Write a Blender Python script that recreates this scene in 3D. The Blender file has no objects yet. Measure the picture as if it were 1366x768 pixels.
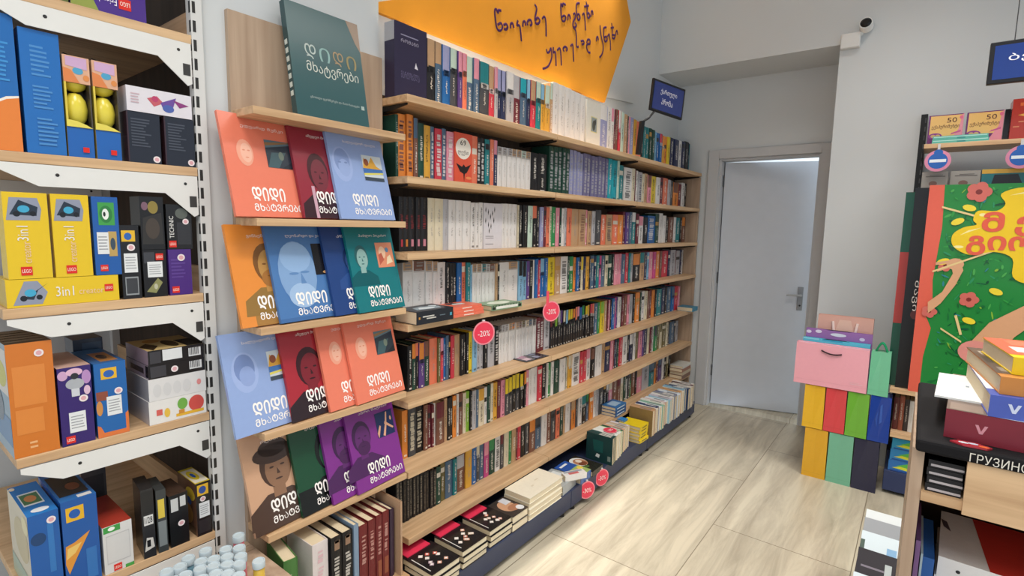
import bpy, math, random
from mathutils import Vector, Matrix
SC = bpy.context.scene
COL = SC.collection
random.seed(7)

# ------------------------------------------------------------------ camera
FPX, YAW, PITCH, ROLL = 708.0, math.radians(37.6), math.radians(6.67), math.radians(1.11)
fw = Vector((-math.sin(YAW) * math.cos(PITCH), math.cos(YAW) * math.cos(PITCH), -math.sin(PITCH)))
r0 = Vector((math.cos(YAW), math.sin(YAW), 0))
u0 = r0.cross(fw)
rt = r0 * math.cos(ROLL) + u0 * math.sin(ROLL)
up = -r0 * math.sin(ROLL) + u0 * math.cos(ROLL)
cam = bpy.data.cameras.new('camera')
cam.sensor_width = 36.0
cam.lens = FPX / 1366 * 36.0
cam.clip_start = 0.02
cam_ob = bpy.data.objects.new('camera', cam)
COL.objects.link(cam_ob)
cam_ob.matrix_world = Matrix(((rt.x, up.x, -fw.x, 0), (rt.y, up.y, -fw.y, 0), (rt.z, up.z, -fw.z, 1.5), (0, 0, 0, 1)))
SC.camera = cam_ob

# ------------------------------------------------------------------ light
SC.view_settings.view_transform = 'Standard'
SC.view_settings.look = 'None'
SC.view_settings.exposure = 0.1
SC.view_settings.gamma = 1.0
SC.view_settings.use_curve_mapping = False
wd = bpy.data.worlds.new('world')
SC.world = wd
wd.use_nodes = True
wd.node_tree.nodes['Background'].inputs[0].default_value = (0.86, 0.93, 1.0, 1)
wd.node_tree.nodes['Background'].inputs[1].default_value = 0.85

def area(name, loc, size, power, color, target=None, spread=120):
    l = bpy.data.lights.new(name, 'AREA')
    l.shape = 'RECTANGLE'
    l.size, l.size_y = size
    l.energy = power
    l.color = color
    l.spread = math.radians(spread)
    o = bpy.data.objects.new(name, l)
    COL.objects.link(o)
    o.location = loc
    if target is not None:
        o.rotation_euler = (Vector(target) - Vector(loc)).to_track_quat('-Z', 'Y').to_euler()
    return o

WARM = (1.0, 0.955, 0.89)
area('ceiling_light_wall_track', (-1.67, 2.15, 3.37), (0.05, 2.2), 15, WARM, spread=40)
area('ceiling_light_middle', (-0.15, 2.3, 3.36), (0.3, 2.2), 27, WARM)
area('ceiling_light_front', (-0.45, 0.2, 3.36), (0.7, 0.7), 18, WARM)
area('ceiling_light_right', (1.1, 2.4, 3.36), (0.5, 0.5), 22, WARM)
area('counter_fill_light', (0.4, -1.2, 3.3), (0.8, 0.8), 30, WARM, spread=150)  # added fill lamp, unseen behind the camera, brightens the counter front

# ------------------------------------------------------------------ materials
def hx(s):
    s = s.lstrip('#')
    c = [int(s[i:i + 2], 16) / 255 for i in (0, 2, 4)]
    return tuple(x / 12.92 if x <= 0.04045 else ((x + 0.055) / 1.055) ** 2.4 for x in c)

def nmat(name):
    m = bpy.data.materials.new(name)
    m.use_nodes = True
    nt = m.node_tree
    return m, nt, nt.nodes['Principled BSDF']

def col_mat(name, rough=0.5, spec=0.4, metal=0.0, noise=0.06, scale=60.0):
    m, nt, b = nmat(name)
    a = nt.nodes.new('ShaderNodeAttribute'); a.attribute_name = 'Col'
    tc = nt.nodes.new('ShaderNodeTexCoord')
    n = nt.nodes.new('ShaderNodeTexNoise'); n.inputs['Scale'].default_value = scale; n.inputs['Detail'].default_value = 3
    mr = nt.nodes.new('ShaderNodeMapRange')
    mr.inputs[3].default_value = 1 - noise; mr.inputs[4].default_value = 1 + noise
    mx = nt.nodes.new('ShaderNodeMix'); mx.data_type = 'RGBA'; mx.blend_type = 'MULTIPLY'; mx.inputs[0].default_value = 1
    nt.links.new(tc.outputs['Object'], n.inputs['Vector'])
    nt.links.new(n.outputs['Fac'], mr.inputs[0])
    nt.links.new(a.outputs['Color'], mx.inputs[6])
    nt.links.new(mr.outputs[0], mx.inputs[7])
    nt.links.new(mx.outputs[2], b.inputs['Base Color'])
    b.inputs['Roughness'].default_value = rough
    b.inputs['Specular IOR Level'].default_value = spec
    b.inputs['Metallic'].default_value = metal
    return m

M_COVER = col_mat('printed_cover', 0.38, 0.35)
M_GLOSS = col_mat('laminated_print', 0.22, 0.45, noise=0.03)
M_MATTE = col_mat('matte_paint', 0.7, 0.25, noise=0.04, scale=12)
M_METAL = col_mat('painted_metal', 0.4, 0.4, noise=0.03, scale=25)
M_INK = col_mat('printed_ink', 0.5, 0.2, noise=0.02)
M_CLOTH = col_mat('dark_cloth', 0.85, 0.15, noise=0.15, scale=220)

def paper_mat():
    m, nt, b = nmat('paper_edges')
    tc = nt.nodes.new('ShaderNodeTexCoord')
    w = nt.nodes.new('ShaderNodeTexWave'); w.bands_direction = 'Y'; w.inputs['Scale'].default_value = 260; w.inputs['Distortion'].default_value = 1.5
    r = nt.nodes.new('ShaderNodeValToRGB')
    r.color_ramp.elements[0].color = (*hx('#c9b48f'), 1); r.color_ramp.elements[1].color = (*hx('#e9dcc0'), 1)
    nt.links.new(tc.outputs['Object'], w.inputs['Vector']); nt.links.new(w.outputs['Fac'], r.inputs[0])
    nt.links.new(r.outputs[0], b.inputs['Base Color']); b.inputs['Roughness'].default_value = 0.8
    return m
M_PAPER = paper_mat()

def wood_mat(name, c0, c1, axis='Y', scale=1.0, rough=0.45):
    m, nt, b = nmat(name)
    tc = nt.nodes.new('ShaderNodeTexCoord')
    mp = nt.nodes.new('ShaderNodeMapping')
    s = {'X': (1.2, 22, 22), 'Y': (22, 1.2, 22), 'Z': (22, 22, 1.2)}[axis]
    mp.inputs['Scale'].default_value = tuple(k * scale for k in s)
    n = nt.nodes.new('ShaderNodeTexNoise'); n.inputs['Scale'].default_value = 2.0; n.inputs['Detail'].default_value = 5; n.inputs['Distortion'].default_value = 0.4
    r = nt.nodes.new('ShaderNodeValToRGB')
    r.color_ramp.elements[0].position = 0.32; r.color_ramp.elements[0].color = (*hx(c0), 1)
    r.color_ramp.elements[1].position = 0.68; r.color_ramp.elements[1].color = (*hx(c1), 1)
    nt.links.new(tc.outputs['Object'], mp.inputs['Vector']); nt.links.new(mp.outputs[0], n.inputs['Vector'])
    nt.links.new(n.outputs['Fac'], r.inputs[0]); nt.links.new(r.outputs[0], b.inputs['Base Color'])
    b.inputs['Roughness'].default_value = rough; b.inputs['Specular IOR Level'].default_value = 0.3
    return m
M_WOODY = wood_mat('light_oak_along', '#b8946f', '#d8b68e', 'Y')
M_WOODX = wood_mat('light_oak_across', '#b8946f', '#d8b68e', 'X')
M_WOODZ = wood_mat('light_oak_upright', '#a68d77', '#bca48d', 'Z', 0.8)
M_BACK = wood_mat('dark_backing', '#33281f', '#43352a', 'Z', 0.8, 0.7)

def wall_mat(name, c):
    m, nt, b = nmat(name)
    tc = nt.nodes.new('ShaderNodeTexCoord')
    n = nt.nodes.new('ShaderNodeTexNoise'); n.inputs['Scale'].default_value = 1.6; n.inputs['Detail'].default_value = 6
    r = nt.nodes.new('ShaderNodeValToRGB')
    k = hx(c)
    r.color_ramp.elements[0].color = (*[x * 0.95 for x in k], 1); r.color_ramp.elements[1].color = (*[min(1, x * 1.04) for x in k], 1)
    n2 = nt.nodes.new('ShaderNodeTexNoise'); n2.inputs['Scale'].default_value = 180
    bp = nt.nodes.new('ShaderNodeBump'); bp.inputs['Strength'].default_value = 0.06
    nt.links.new(tc.outputs['Object'], n.inputs['Vector']); nt.links.new(n.outputs['Fac'], r.inputs[0])
    nt.links.new(tc.outputs['Object'], n2.inputs['Vector']); nt.links.new(n2.outputs['Fac'], bp.inputs['Height'])
    nt.links.new(bp.outputs[0], b.inputs['Normal']); nt.links.new(r.outputs[0], b.inputs['Base Color'])
    b.inputs['Roughness'].default_value = 0.85
    return m
M_WALL = wall_mat('white_wall_paint', '#ced2d4')
M_CEIL = wall_mat('ceiling_paint', '#e2e2e0')

def floor_mat():
    m, nt, b = nmat('pale_wood_tile')
    tc = nt.nodes.new('ShaderNodeTexCoord')
    rot = nt.nodes.new('ShaderNodeMapping'); rot.inputs['Rotation'].default_value = (0, 0, math.radians(90)); rot.inputs['Location'].default_value = (-2.12, 0.13, 0)
    br = nt.nodes.new('ShaderNodeTexBrick')
    br.inputs['Scale'].default_value = 1.0; br.inputs['Mortar Size'].default_value = 0.0022; br.inputs['Mortar Smooth'].default_value = 0.1
    br.inputs['Brick Width'].default_value = 1.2; br.inputs['Row Height'].default_value = 0.6; br.offset = 0.5
    br.inputs['Color1'].default_value = (0.42, 0.42, 0.42, 1); br.inputs['Color2'].default_value = (0.58, 0.58, 0.58, 1); br.inputs['Mortar'].default_value = (0, 0, 0, 1)
    mp = nt.nodes.new('ShaderNodeMapping'); mp.inputs['Scale'].default_value = (9, 0.9, 1)
    n = nt.nodes.new('ShaderNodeTexNoise'); n.inputs['Scale'].default_value = 1.5; n.inputs['Detail'].default_value = 8; n.inputs['Roughness'].default_value = 0.65; n.inputs['Distortion'].default_value = 0.6
    r = nt.nodes.new('ShaderNodeValToRGB')
    r.color_ramp.elements[0].position = 0.3; r.color_ramp.elements[0].color = (*hx('#9c9280'), 1)
    r.color_ramp.elements[1].position = 0.62; r.color_ramp.elements[1].color = (*hx('#c6bda8'), 1)
    mixv = nt.nodes.new('ShaderNodeMix'); mixv.data_type = 'RGBA'; mixv.blend_type = 'OVERLAY'; mixv.inputs[0].default_value = 0.35
    mixm = nt.nodes.new('ShaderNodeMix'); mixm.data_type = 'RGBA'; mixm.inputs[7].default_value = (*hx('#7d7260'), 1)
    L = nt.links.new
    L(tc.outputs['Object'], rot.inputs[0]); L(rot.outputs[0], br.inputs['Vector'])
    L(tc.outputs['Object'], mp.inputs[0]); L(mp.outputs[0], n.inputs['Vector']); L(n.outputs['Fac'], r.inputs[0])
    L(r.outputs[0], mixv.inputs[6]); L(br.outputs['Color'], mixv.inputs[7])
    L(mixv.outputs[2], mixm.inputs[6]); L(br.outputs['Fac'], mixm.inputs[0]); L(mixm.outputs[2], b.inputs['Base Color'])
    b.inputs['Roughness'].default_value = 0.34; b.inputs['Specular IOR Level'].default_value = 0.45
    return m
M_FLOOR = floor_mat()

# ------------------------------------------------------------------ mesh helpers
def ell(cx, cy, rx, ry=None, n=20, rot=0.0, a0=0.0, a1=2 * math.pi):
    ry = rx if ry is None else ry
    full = abs(a1 - a0 - 2 * math.pi) < 1e-6
    out = []
    for i in range(n if full else n + 1):
        t = a0 + (a1 - a0) * i / n
        x, y = rx * math.cos(t), ry * math.sin(t)
        out.append((cx + x * math.cos(rot) - y * math.sin(rot), cy + x * math.sin(rot) + y * math.cos(rot)))
    return out

def rect(u0, v0, u1, v1):
    return [(u0, v0), (u1, v0), (u1, v1), (u0, v1)]

class MB:
    def __init__(self):
        self.v, self.f, self.c, self.m = [], [], [], []
    def face(self, pts, col, slot=0):
        i = len(self.v)
        self.v += [tuple(p) for p in pts]
        self.f.append(tuple(range(i, i + len(pts))))
        self.c.append(hx(col) if isinstance(col, str) else col); self.m.append(slot)
        return self
    def box(self, x0, x1, y0, y1, z0, z1, col, slot=0, **k):
        P = lambda x, y, z: (x, y, z)
        g = lambda s: k.get(s, col)
        self.face([P(x1, y0, z0), P(x1, y1, z0), P(x1, y1, z1), P(x1, y0, z1)], g('px'), slot)
        self.face([P(x0, y1, z0), P(x0, y0, z0), P(x0, y0, z1), P(x0, y1, z1)], g('nx'), slot)
        self.face([P(x0, y0, z0), P(x1, y0, z0), P(x1, y0, z1), P(x0, y0, z1)], g('ny'), slot)
        self.face([P(x1, y1, z0), P(x0, y1, z0), P(x0, y1, z1), P(x1, y1, z1)], g('py'), slot)
        self.face([P(x0, y0, z1), P(x1, y0, z1), P(x1, y1, z1), P(x0, y1, z1)], g('pz'), slot)
        self.face([P(x0, y1, z0), P(x1, y1, z0), P(x1, y0, z0), P(x0, y0, z0)], g('nz'), slot)
        return self
    def prism(self, poly, axis, lo, hi, col, slot=0, ends=True):
        f = {'x': lambda a, b, t: (t, a, b), 'y': lambda a, b, t: (a, t, b), 'z': lambda a, b, t: (a, b, t)}[axis]
        n = len(poly)
        for i in range(n):
            a, b = poly[i], poly[(i + 1) % n]
            self.face([f(*a, lo), f(*b, lo), f(*b, hi), f(*a, hi)], col, slot)
        if ends:
            self.face([f(*p, lo) for p in reversed(poly)], col, slot)
            self.face([f(*p, hi) for p in poly], col, slot)
        return self
    def cyl(self, p0, p1, r0, r1, col, n=16, slot=0, cap=True, capcol=None):
        p0, p1 = Vector(p0), Vector(p1)
        d = (p1 - p0).normalized()
        a = d.orthogonal().normalized(); b = d.cross(a)
        A = [p0 + (a * math.cos(2 * math.pi * i / n) + b * math.sin(2 * math.pi * i / n)) * r0 for i in range(n)]
        B = [p1 + (a * math.cos(2 * math.pi * i / n) + b * math.sin(2 * math.pi * i / n)) * r1 for i in range(n)]
        for i in range(n):
            self.face([A[i], A[(i + 1) % n], B[(i + 1) % n], B[i]], col, slot)
        if cap:
            self.face(A[::-1], capcol or col, slot); self.face(B, capcol or col, slot)
        return self
    def tube(self, pts, r, col, n=8, slot=0):
        pts = [Vector(p) for p in pts]
        rings = []
        prev = None
        for i, p in enumerate(pts):
            d = (pts[min(i + 1, len(pts) - 1)] - pts[max(i - 1, 0)]).normalized()
            a = d.orthogonal().normalized() if prev is None else (prev - d * prev.dot(d)).normalized()
            prev = a
            b = d.cross(a)
            rings.append([p + (a * math.cos(2 * math.pi * k / n) + b * math.sin(2 * math.pi * k / n)) * r for k in range(n)])
        for i in range(len(rings) - 1):
            for k in range(n):
                self.face([rings[i][k], rings[i][(k + 1) % n], rings[i + 1][(k + 1) % n], rings[i + 1][k]], col, slot)
        self.face(rings[0][::-1], col, slot); self.face(rings[-1], col, slot)
        return self
    def lathe(self, prof, c, col, n=20, slot=0):
        for (ra, za), (rb, zb) in zip(prof, prof[1:]):
            for i in range(n):
                t0, t1 = 2 * math.pi * i / n, 2 * math.pi * (i + 1) / n
                q = lambda r, z, t: (c[0] + r * math.cos(t), c[1] + r * math.sin(t), c[2] + z)
                self.face([q(ra, za, t0), q(ra, za, t1), q(rb, zb, t1), q(rb, zb, t0)], col, slot)
        return self
    def patch(self, poly, col, e=0.0005, slot=0):                     # print on a front face: local (u, -e, v)
        return self.face([(u, -e, v) for u, v in poly], col, slot)
    def build(self, name, mats, parent=None, loc=None, mw=None, smooth=False, bevel=0.0):
        me = bpy.data.meshes.new(name)
        me.from_pydata(self.v, [], self.f)
        for m in (mats if isinstance(mats, (list, tuple)) else [mats]):
            me.materials.append(m)
        at = me.attributes.new('Col', 'FLOAT_COLOR', 'CORNER')
        buf = []
        for f, c in zip(self.f, self.c):
            buf += [c[0], c[1], c[2], 1.0] * len(f)
        at.data.foreach_set('color', buf)
        me.polygons.foreach_set('material_index', self.m)
        if smooth:
            import bmesh
            bm = bmesh.new(); bm.from_mesh(me)
            bmesh.ops.remove_doubles(bm, verts=bm.verts, dist=1e-5)
            bm.to_mesh(me); bm.free()
            me.polygons.foreach_set('use_smooth', [True] * len(me.polygons))
            try:
                me.set_sharp_from_angle(angle=math.radians(40))
            except Exception:
                pass
        me.update()
        o = bpy.data.objects.new(name, me)
        COL.objects.link(o)
        if bevel:
            import bmesh
            bm = bmesh.new(); bm.from_mesh(me)
            bmesh.ops.remove_doubles(bm, verts=bm.verts, dist=1e-6)
            bm.to_mesh(me); bm.free()
            b = o.modifiers.new('edge', 'BEVEL'); b.width = bevel; b.segments = 2; b.limit_method = 'ANGLE'
        if parent is not None:
            o.parent = parent
        if loc is not None:
            o.location = loc
        if mw is not None:
            o.matrix_world = mw
        return o

def tag(o, label, cat, group=None):
    o['label'] = label; o['category'] = cat
    if group:
        o['group'] = group
    return o

def struct(o):
    o['kind'] = 'structure'
    return o

def empty(name, loc=(0, 0, 0), mw=None):
    o = bpy.data.objects.new(name, None)
    COL.objects.link(o)
    o.empty_display_size = 0.05
    o.location = loc
    if mw is not None:
        o.matrix_world = mw
    return o

def frame(o, u, v):
    """matrix whose local x runs along u, z along v and y into the thing (away from the viewer)"""
    u = Vector(u).normalized(); v = Vector(v)
    v = (v - u * v.dot(u)).normalized()
    y = v.cross(u)
    return Matrix(((u.x, y.x, v.x, o[0]), (u.y, y.y, v.y, o[1]), (u.z, y.z, v.z, o[2]), (0, 0, 0, 1)))

def text(body, u, v, w, h, col, parent, name='lettering', e=0.001, bold=0.0, flip=False, rot=None, mat=None, label=None):
    """printed words fitted into the box (u, v, w, h) of the parent's front face"""
    c = bpy.data.curves.new('t', 'FONT'); c.body = body; c.size = 1; c.resolution_u = 2; c.offset = bold
    o = bpy.data.objects.new('t', c); COL.objects.link(o)
    dg = bpy.context.evaluated_depsgraph_get()
    dg.update()
    me = bpy.data.meshes.new_from_object(o.evaluated_get(dg))
    bpy.data.objects.remove(o); bpy.data.curves.remove(c)
    P = [x.co.copy() for x in me.vertices]
    x0, x1 = min(p.x for p in P), max(p.x for p in P)
    y0, y1 = min(p.y for p in P), max(p.y for p in P)
    for vt, p in zip(me.vertices, P):
        a, b = (p.x - x0) / (x1 - x0), (p.y - y0) / (y1 - y0)
        if flip:
            a, b = 1 - a, 1 - b
        if rot == 'up':                                               # reads bottom to top
            vt.co = (u + (1 - b) * w, -e, v + a * h)
        elif rot == 'down':
            vt.co = (u + b * w, -e, v + (1 - a) * h)
        else:
            vt.co = (u + a * w, -e, v + b * h)
    at = me.attributes.new('Col', 'FLOAT_COLOR', 'CORNER')
    k = hx(col)
    at.data.foreach_set('color', [k[0], k[1], k[2], 1.0] * len(at.data))
    me.materials.clear(); me.materials.append(mat or M_INK)
    me.name = name
    t = bpy.data.objects.new(name, me); COL.objects.link(t)
    t.parent = parent
    return t
# ------------------------------------------------------------------ the room
WHITE = '#ffffff'
XW, YD, YF = -1.74, 4.536, 4.08                                        # shelf wall, door wall, front wall
struct(MB().box(-3.2, 3.0, -1.5, 4.536, -0.05, 0, WHITE).build('floor', M_FLOOR))
struct(MB().box(-3.2, 3.0, -1.5, 6.6, 3.4, 3.45, WHITE).build('ceiling', M_CEIL))
w = MB().box(XW - 0.1, XW, 1.306, YD, 0, 3.4, WHITE)
struct(w.build('wall_left', M_WALL))
struct(MB().box(-2.6, -1.645, 0.69, 1.306, 0, 3.4, WHITE).build('pillar_wall', M_WALL))
struct(MB().box(-2.6, -2.5, -1.5, 0.69, 0, 3.4, WHITE).build('wall_left_rear', M_WALL))
DX0, DX1, DZ = -1.375, -0.645, 2.075                                  # door opening
w = MB().box(XW - 0.1, DX0, YD, YD + 0.12, 0, 3.4, WHITE)
w.box(DX1, -0.43, YD, YD + 0.12, 0, 3.4, WHITE)
w.box(DX0, DX1, YD, YD + 0.12, DZ, 3.4, WHITE)
struct(w.build('wall_back', M_WALL))
w = MB().box(-0.53, 3.0, YF, YF + 0.1, 0, 3.4, WHITE)
w.box(-0.53, -0.43, YF + 0.1, YD, 0, 2.69, WHITE)
struct(w.build('wall_right_of_door', M_WALL))
struct(MB().box(XW, -0.53, YF, YD, 2.69, 3.4, WHITE).build('ceiling_beam', M_WALL))
# door casing and the door left ajar into the next room
GREY = '#c3c4c6'
w = MB()
for x0, x1, z0, z1 in ((DX0 - 0.085, DX0, 0, DZ + 0.07), (DX1, DX1 + 0.06, 0, DZ + 0.07), (DX0, DX1, DZ, DZ + 0.07)):
    w.box(x0, x1, YD - 0.022, YD, z0, z1, GREY)
w.box(DX0, DX0 + 0.018, YD, YD + 0.12, 0, DZ, GREY); w.box(DX1 - 0.018, DX1, YD, YD + 0.12, 0, DZ, GREY); w.box(DX0 + 0.018, DX1 - 0.018, YD, YD + 0.12, DZ - 0.018, DZ, GREY)
struct(w.build('door_frame', M_MATTE, bevel=0.004))
ang = math.radians(17)
dw = frame((DX0 + 0.026, YD + 0.07, 0.006), (math.cos(ang), math.sin(ang), 0), (0, 0, 1))
door = struct(MB().box(0, 0.68, 0, 0.038, 0, 2.045, '#c9ced6').build('door_1', M_MATTE, mw=dw, bevel=0.003))
h = MB().box(0.605, 0.645, -0.008, 0, 0.86, 1.05, '#8b8d90')
h.build('handle_plate', M_METAL, door, bevel=0.003)
h = MB().cyl((0.625, -0.045, 0.985), (0.625, -0.008, 0.985), 0.009, 0.009, '#a7a9ab').tube([(0.628, -0.045, 0.985), (0.58, -0.05, 0.985), (0.52, -0.047, 0.984)], 0.0085, '#a7a9ab')
h.build('door_handle', M_METAL, door, smooth=True)
h = MB().cyl((0.625, -0.012, 0.9), (0.625, -0.008, 0.9), 0.007, 0.007, '#2a2a2a')
h.build('keyhole', M_METAL, door)
for z in (0.25, 1.05, 1.85):
    MB().cyl((-0.006, -0.006, z), (-0.006, -0.006, z + 0.09), 0.007, 0.007, '#55585c', 10).build('hinge', M_METAL, door)
# the room beyond the door
struct(MB().box(-2.4, 0.6, 6.5, 6.6, 0, 3.4, WHITE).build('wall_next_room', M_WALL))
struct(MB().box(-2.4, 0.6, YD + 0.12, 6.5, -0.05, 0, WHITE).build('floor_next_room', M_FLOOR))
area('next_room_light', (-0.9, 5.6, 3.3), (0.6, 0.6), 40, (0.85, 0.93, 1.0))

# orange wall sign with handwriting, the white board behind it
YZ = lambda mb, poly, x0, x1, col: mb.prism(poly, 'x', x0, x1, col)
s = empty('wall_sign', (-1.70, 2.4, 2.6))
tag(s, 'big orange arrow-shaped wall sign with handwritten purple words above the shelves', 'sign')
mb = YZ(MB(), [(y - 2.4, z - 2.6) for y, z in ((1.31, 2.29), (3.147, 2.30), (3.472, 2.89), (3.33, 3.12), (3.2, 3.12), (1.31, 2.31))], -0.018, 0, '#e79a2b')
mb.build('sign_board', M_MATTE, s)
STROKES="2.080 2.524,2.060 2.520,2.055 2.507,2.044 2.518,2.032 2.512,2.034 2.486,2.050 2.435,2.075 2.432,2.091 2.454,2.078 2.467,2.054 2.452|2.099 2.464,2.119 2.475,2.132 2.466,2.120 2.450,2.103 2.448|2.154 2.465,2.155 2.485,2.170 2.493,2.182 2.475|2.213 2.520,2.205 2.495,2.227 2.499,2.237 2.471,2.246 2.429|2.254 2.502,2.258 2.526,2.273 2.531,2.279 2.514|2.298 2.522,2.290 2.530,2.303 2.548,2.322 2.553,2.332 2.538,2.316 2.525|2.352 2.641,2.372 2.626,2.359 2.580,2.365 2.553,2.389 2.557,2.403 2.577,2.383 2.585,2.364 2.568|2.423 2.591,2.442 2.608,2.458 2.588,2.465 2.514|2.649 2.734,2.621 2.731,2.617 2.715,2.600 2.724,2.601 2.693,2.613 2.646,2.637 2.643,2.655 2.668,2.636 2.673,2.612 2.657|2.674 2.659,2.677 2.686,2.695 2.691,2.704 2.674|2.731 2.708,2.748 2.719,2.756 2.701,2.734 2.668,2.733 2.647,2.750 2.642,2.770 2.661,2.752 2.670|2.798 2.791,2.765 2.775,2.766 2.734,2.786 2.696,2.809 2.714,2.792 2.729,2.769 2.714|2.832 2.736,2.850 2.751,2.862 2.727,2.875 2.662|2.870 2.823,2.884 2.801,2.885 2.765,2.898 2.741,2.920 2.756,2.906 2.771,2.885 2.756|2.851 2.789,2.903 2.812|2.933 2.758,2.935 2.786,2.950 2.794,2.958 2.775|2.470 2.451,2.481 2.435,2.501 2.446,2.513 2.466,2.524 2.423,2.499 2.375,2.469 2.353,2.439 2.341|2.537 2.478,2.538 2.450,2.559 2.455,2.569 2.386|2.575 2.471,2.601 2.489,2.614 2.463,2.623 2.402|2.647 2.483,2.635 2.495,2.656 2.512,2.680 2.507,2.669 2.492|2.713 2.530,2.736 2.545,2.744 2.509,2.753 2.454|2.736 2.639,2.763 2.629,2.775 2.594,2.778 2.547,2.802 2.551|2.824 2.587,2.854 2.598,2.862 2.585,2.837 2.572|2.893 2.596,2.904 2.618,2.930 2.622,2.931 2.602,2.902 2.591,2.894 2.572,2.915 2.550,2.941 2.553|3.008 2.637,3.011 2.660,3.026 2.667,3.035 2.650|3.048 2.743,3.066 2.688,3.099 2.633,3.089 2.585,3.056 2.554|3.131 2.755,3.093 2.737,3.100 2.697,3.117 2.667,3.145 2.681,3.136 2.701,3.102 2.684|3.150 2.705,3.170 2.724,3.188 2.689,3.197 2.632|3.197 2.800,3.211 2.761,3.212 2.719,3.238 2.717,3.251 2.740,3.214 2.733|3.188 2.767,3.229 2.783|3.258 2.742,3.263 2.767,3.278 2.774,3.288 2.753"

for k, st in enumerate(STROKES.split('|')):
    pts = [tuple(float(q) for q in p.split()) for p in st.split(',')]
    # smooth the traced pen stroke
    out = []
    for i in range(len(pts) - 1):
        p0, p1, p2, p3 = pts[max(i - 1, 0)], pts[i], pts[i + 1], pts[min(i + 2, len(pts) - 1)]
        for j in range(4):
            t = j / 4
            out.append(tuple(0.5 * (2 * p1[a] + (p2[a] - p0[a]) * t + (2 * p0[a] - 5 * p1[a] + 4 * p2[a] - p3[a]) * t * t + (3 * p1[a] - p0[a] - 3 * p2[a] + p3[a]) * t ** 3) for a in (0, 1)))
    out.append(pts[-1])
    if k == 0:
        pen = MB()
    pen.tube([(0.002, y - 2.4, z - 2.6) for y, z in out], 0.0066, '#4a2352', 6)
pen.v = [(0.0006 + 0.12 * a, b, c) for a, b, c in pen.v]
pen.build('handwritten_lettering', M_INK, s)
s = YZ(MB(), [(2.9, 2.32), (3.609, 2.384), (3.782, 2.779), (3.534, 2.972), (3.3, 3.3), (2.9, 3.3)], -1.735, -1.722, WHITE).build('wall_board', M_WALL)
tag(s, 'white pointed wall board behind the right tip of the orange sign', 'sign')

# ------------------------------------------------------------------ the long bookcase
XF = -1.5
SHELF_Z = {1: 1.961, 2: 1.673, 3: 1.392, 4: 1.122, 5: 0.822, 6: 0.543, 7: 0.268}
BAYS = [(1.314, 2.298), (2.301, 3.268), (3.271, 4.492)]
bc = empty('bookcase', (-1.6, 2.9, 0))
tag(bc, 'long oak bookcase with seven tiers of books along the left wall', 'bookcase')
O = Vector((-1.6, 2.9, 0))
def bx(x0, x1, y0, y1, z0, z1, col=WHITE):
    return MB().box(x0 - O.x, x1 - O.x, y0 - O.y, y1 - O.y, z0, z1, col)
bx(-1.738, -1.728, 1.31, 4.49, 0.13, 2.0).build('back_panel', M_BACK, bc)
bx(-1.727, -1.512, 4.494, 4.516, 0.0, 1.93).build('side_panel', M_WOODZ, bc, bevel=0.0015)
BLK = '#161515'
for r, z in SHELF_Z.items():
    for y0, y1 in BAYS:
        sh = bx(-1.727, XF, y0, y1, z - 0.026, z).build('shelf', M_WOODY, bc, bevel=0.0015)
        for yb in (y0 + 0.012, y1 - 0.016):
            m = MB().prism([(-1.727 - O.x, z - 0.027), (-1.515 - O.x, z - 0.027), (-1.515 - O.x, z - 0.034), (-1.60 - O.x, z - 0.045), (-1.727 - O.x, z - 0.048)], 'y', yb - O.y, yb + 0.004 - O.y, BLK)
            m.build('bracket', M_METAL, sh)
# navy plinth that carries the floor-level books
pl = empty('display_plinth', (-1.5, 2.8, 0))
tag(pl, 'low navy plinth running along the floor under the long bookcase', 'plinth')
for y0, y1 in ((1.245, 2.297), (2.3, 3.268), (3.271, 4.2)):
    MB().box(-0.22, 0.15, y0 - 2.8, y1 - 2.8, 0.03, 0.125, '#333c58').build('plinth_box', M_METAL, pl, bevel=0.003)
    for y in (y0 + 0.05, y1 - 0.05):
        MB().cyl((0.12, y - 2.8, 0), (0.12, y - 2.8, 0.03), 0.02, 0.016, '#1b1b1d').build('foot', M_METAL, pl)

# ------------------------------------------------------------------ the face-out display column on the pillar
DC = empty('display_column', (-1.6, 1.03, 0))
tag(DC, 'narrow oak display column of face-out art albums on the white pillar', 'shelving')
o = Vector((-1.6, 1.03, 0))
dbx = lambda x0, x1, y0, y1, z0, z1: MB().box(x0 - o.x, x1 - o.x, y0 - o.y, y1 - o.y, z0, z1, WHITE)
PX = -1.6275
dbx(-1.645, PX, 0.757, 1.306, 0.1, 2.1).build('back_panel', M_WOODZ, DC)
DZS = [1.818, 1.508, 1.19, 0.87, 0.545]
for z in DZS:
    dbx(PX, -1.5, 0.757, 1.306, z - 0.022, z).build('shelf', M_WOODY, DC, bevel=0.0015)
dbx(PX, -1.41, 0.757, 1.24, 0.178, 0.2).build('shelf', M_WOODY, DC, bevel=0.0015)
dbx(PX, -1.5, 0.757, 1.24, 0, 0.178).build('base', M_WOODY, DC)

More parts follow.
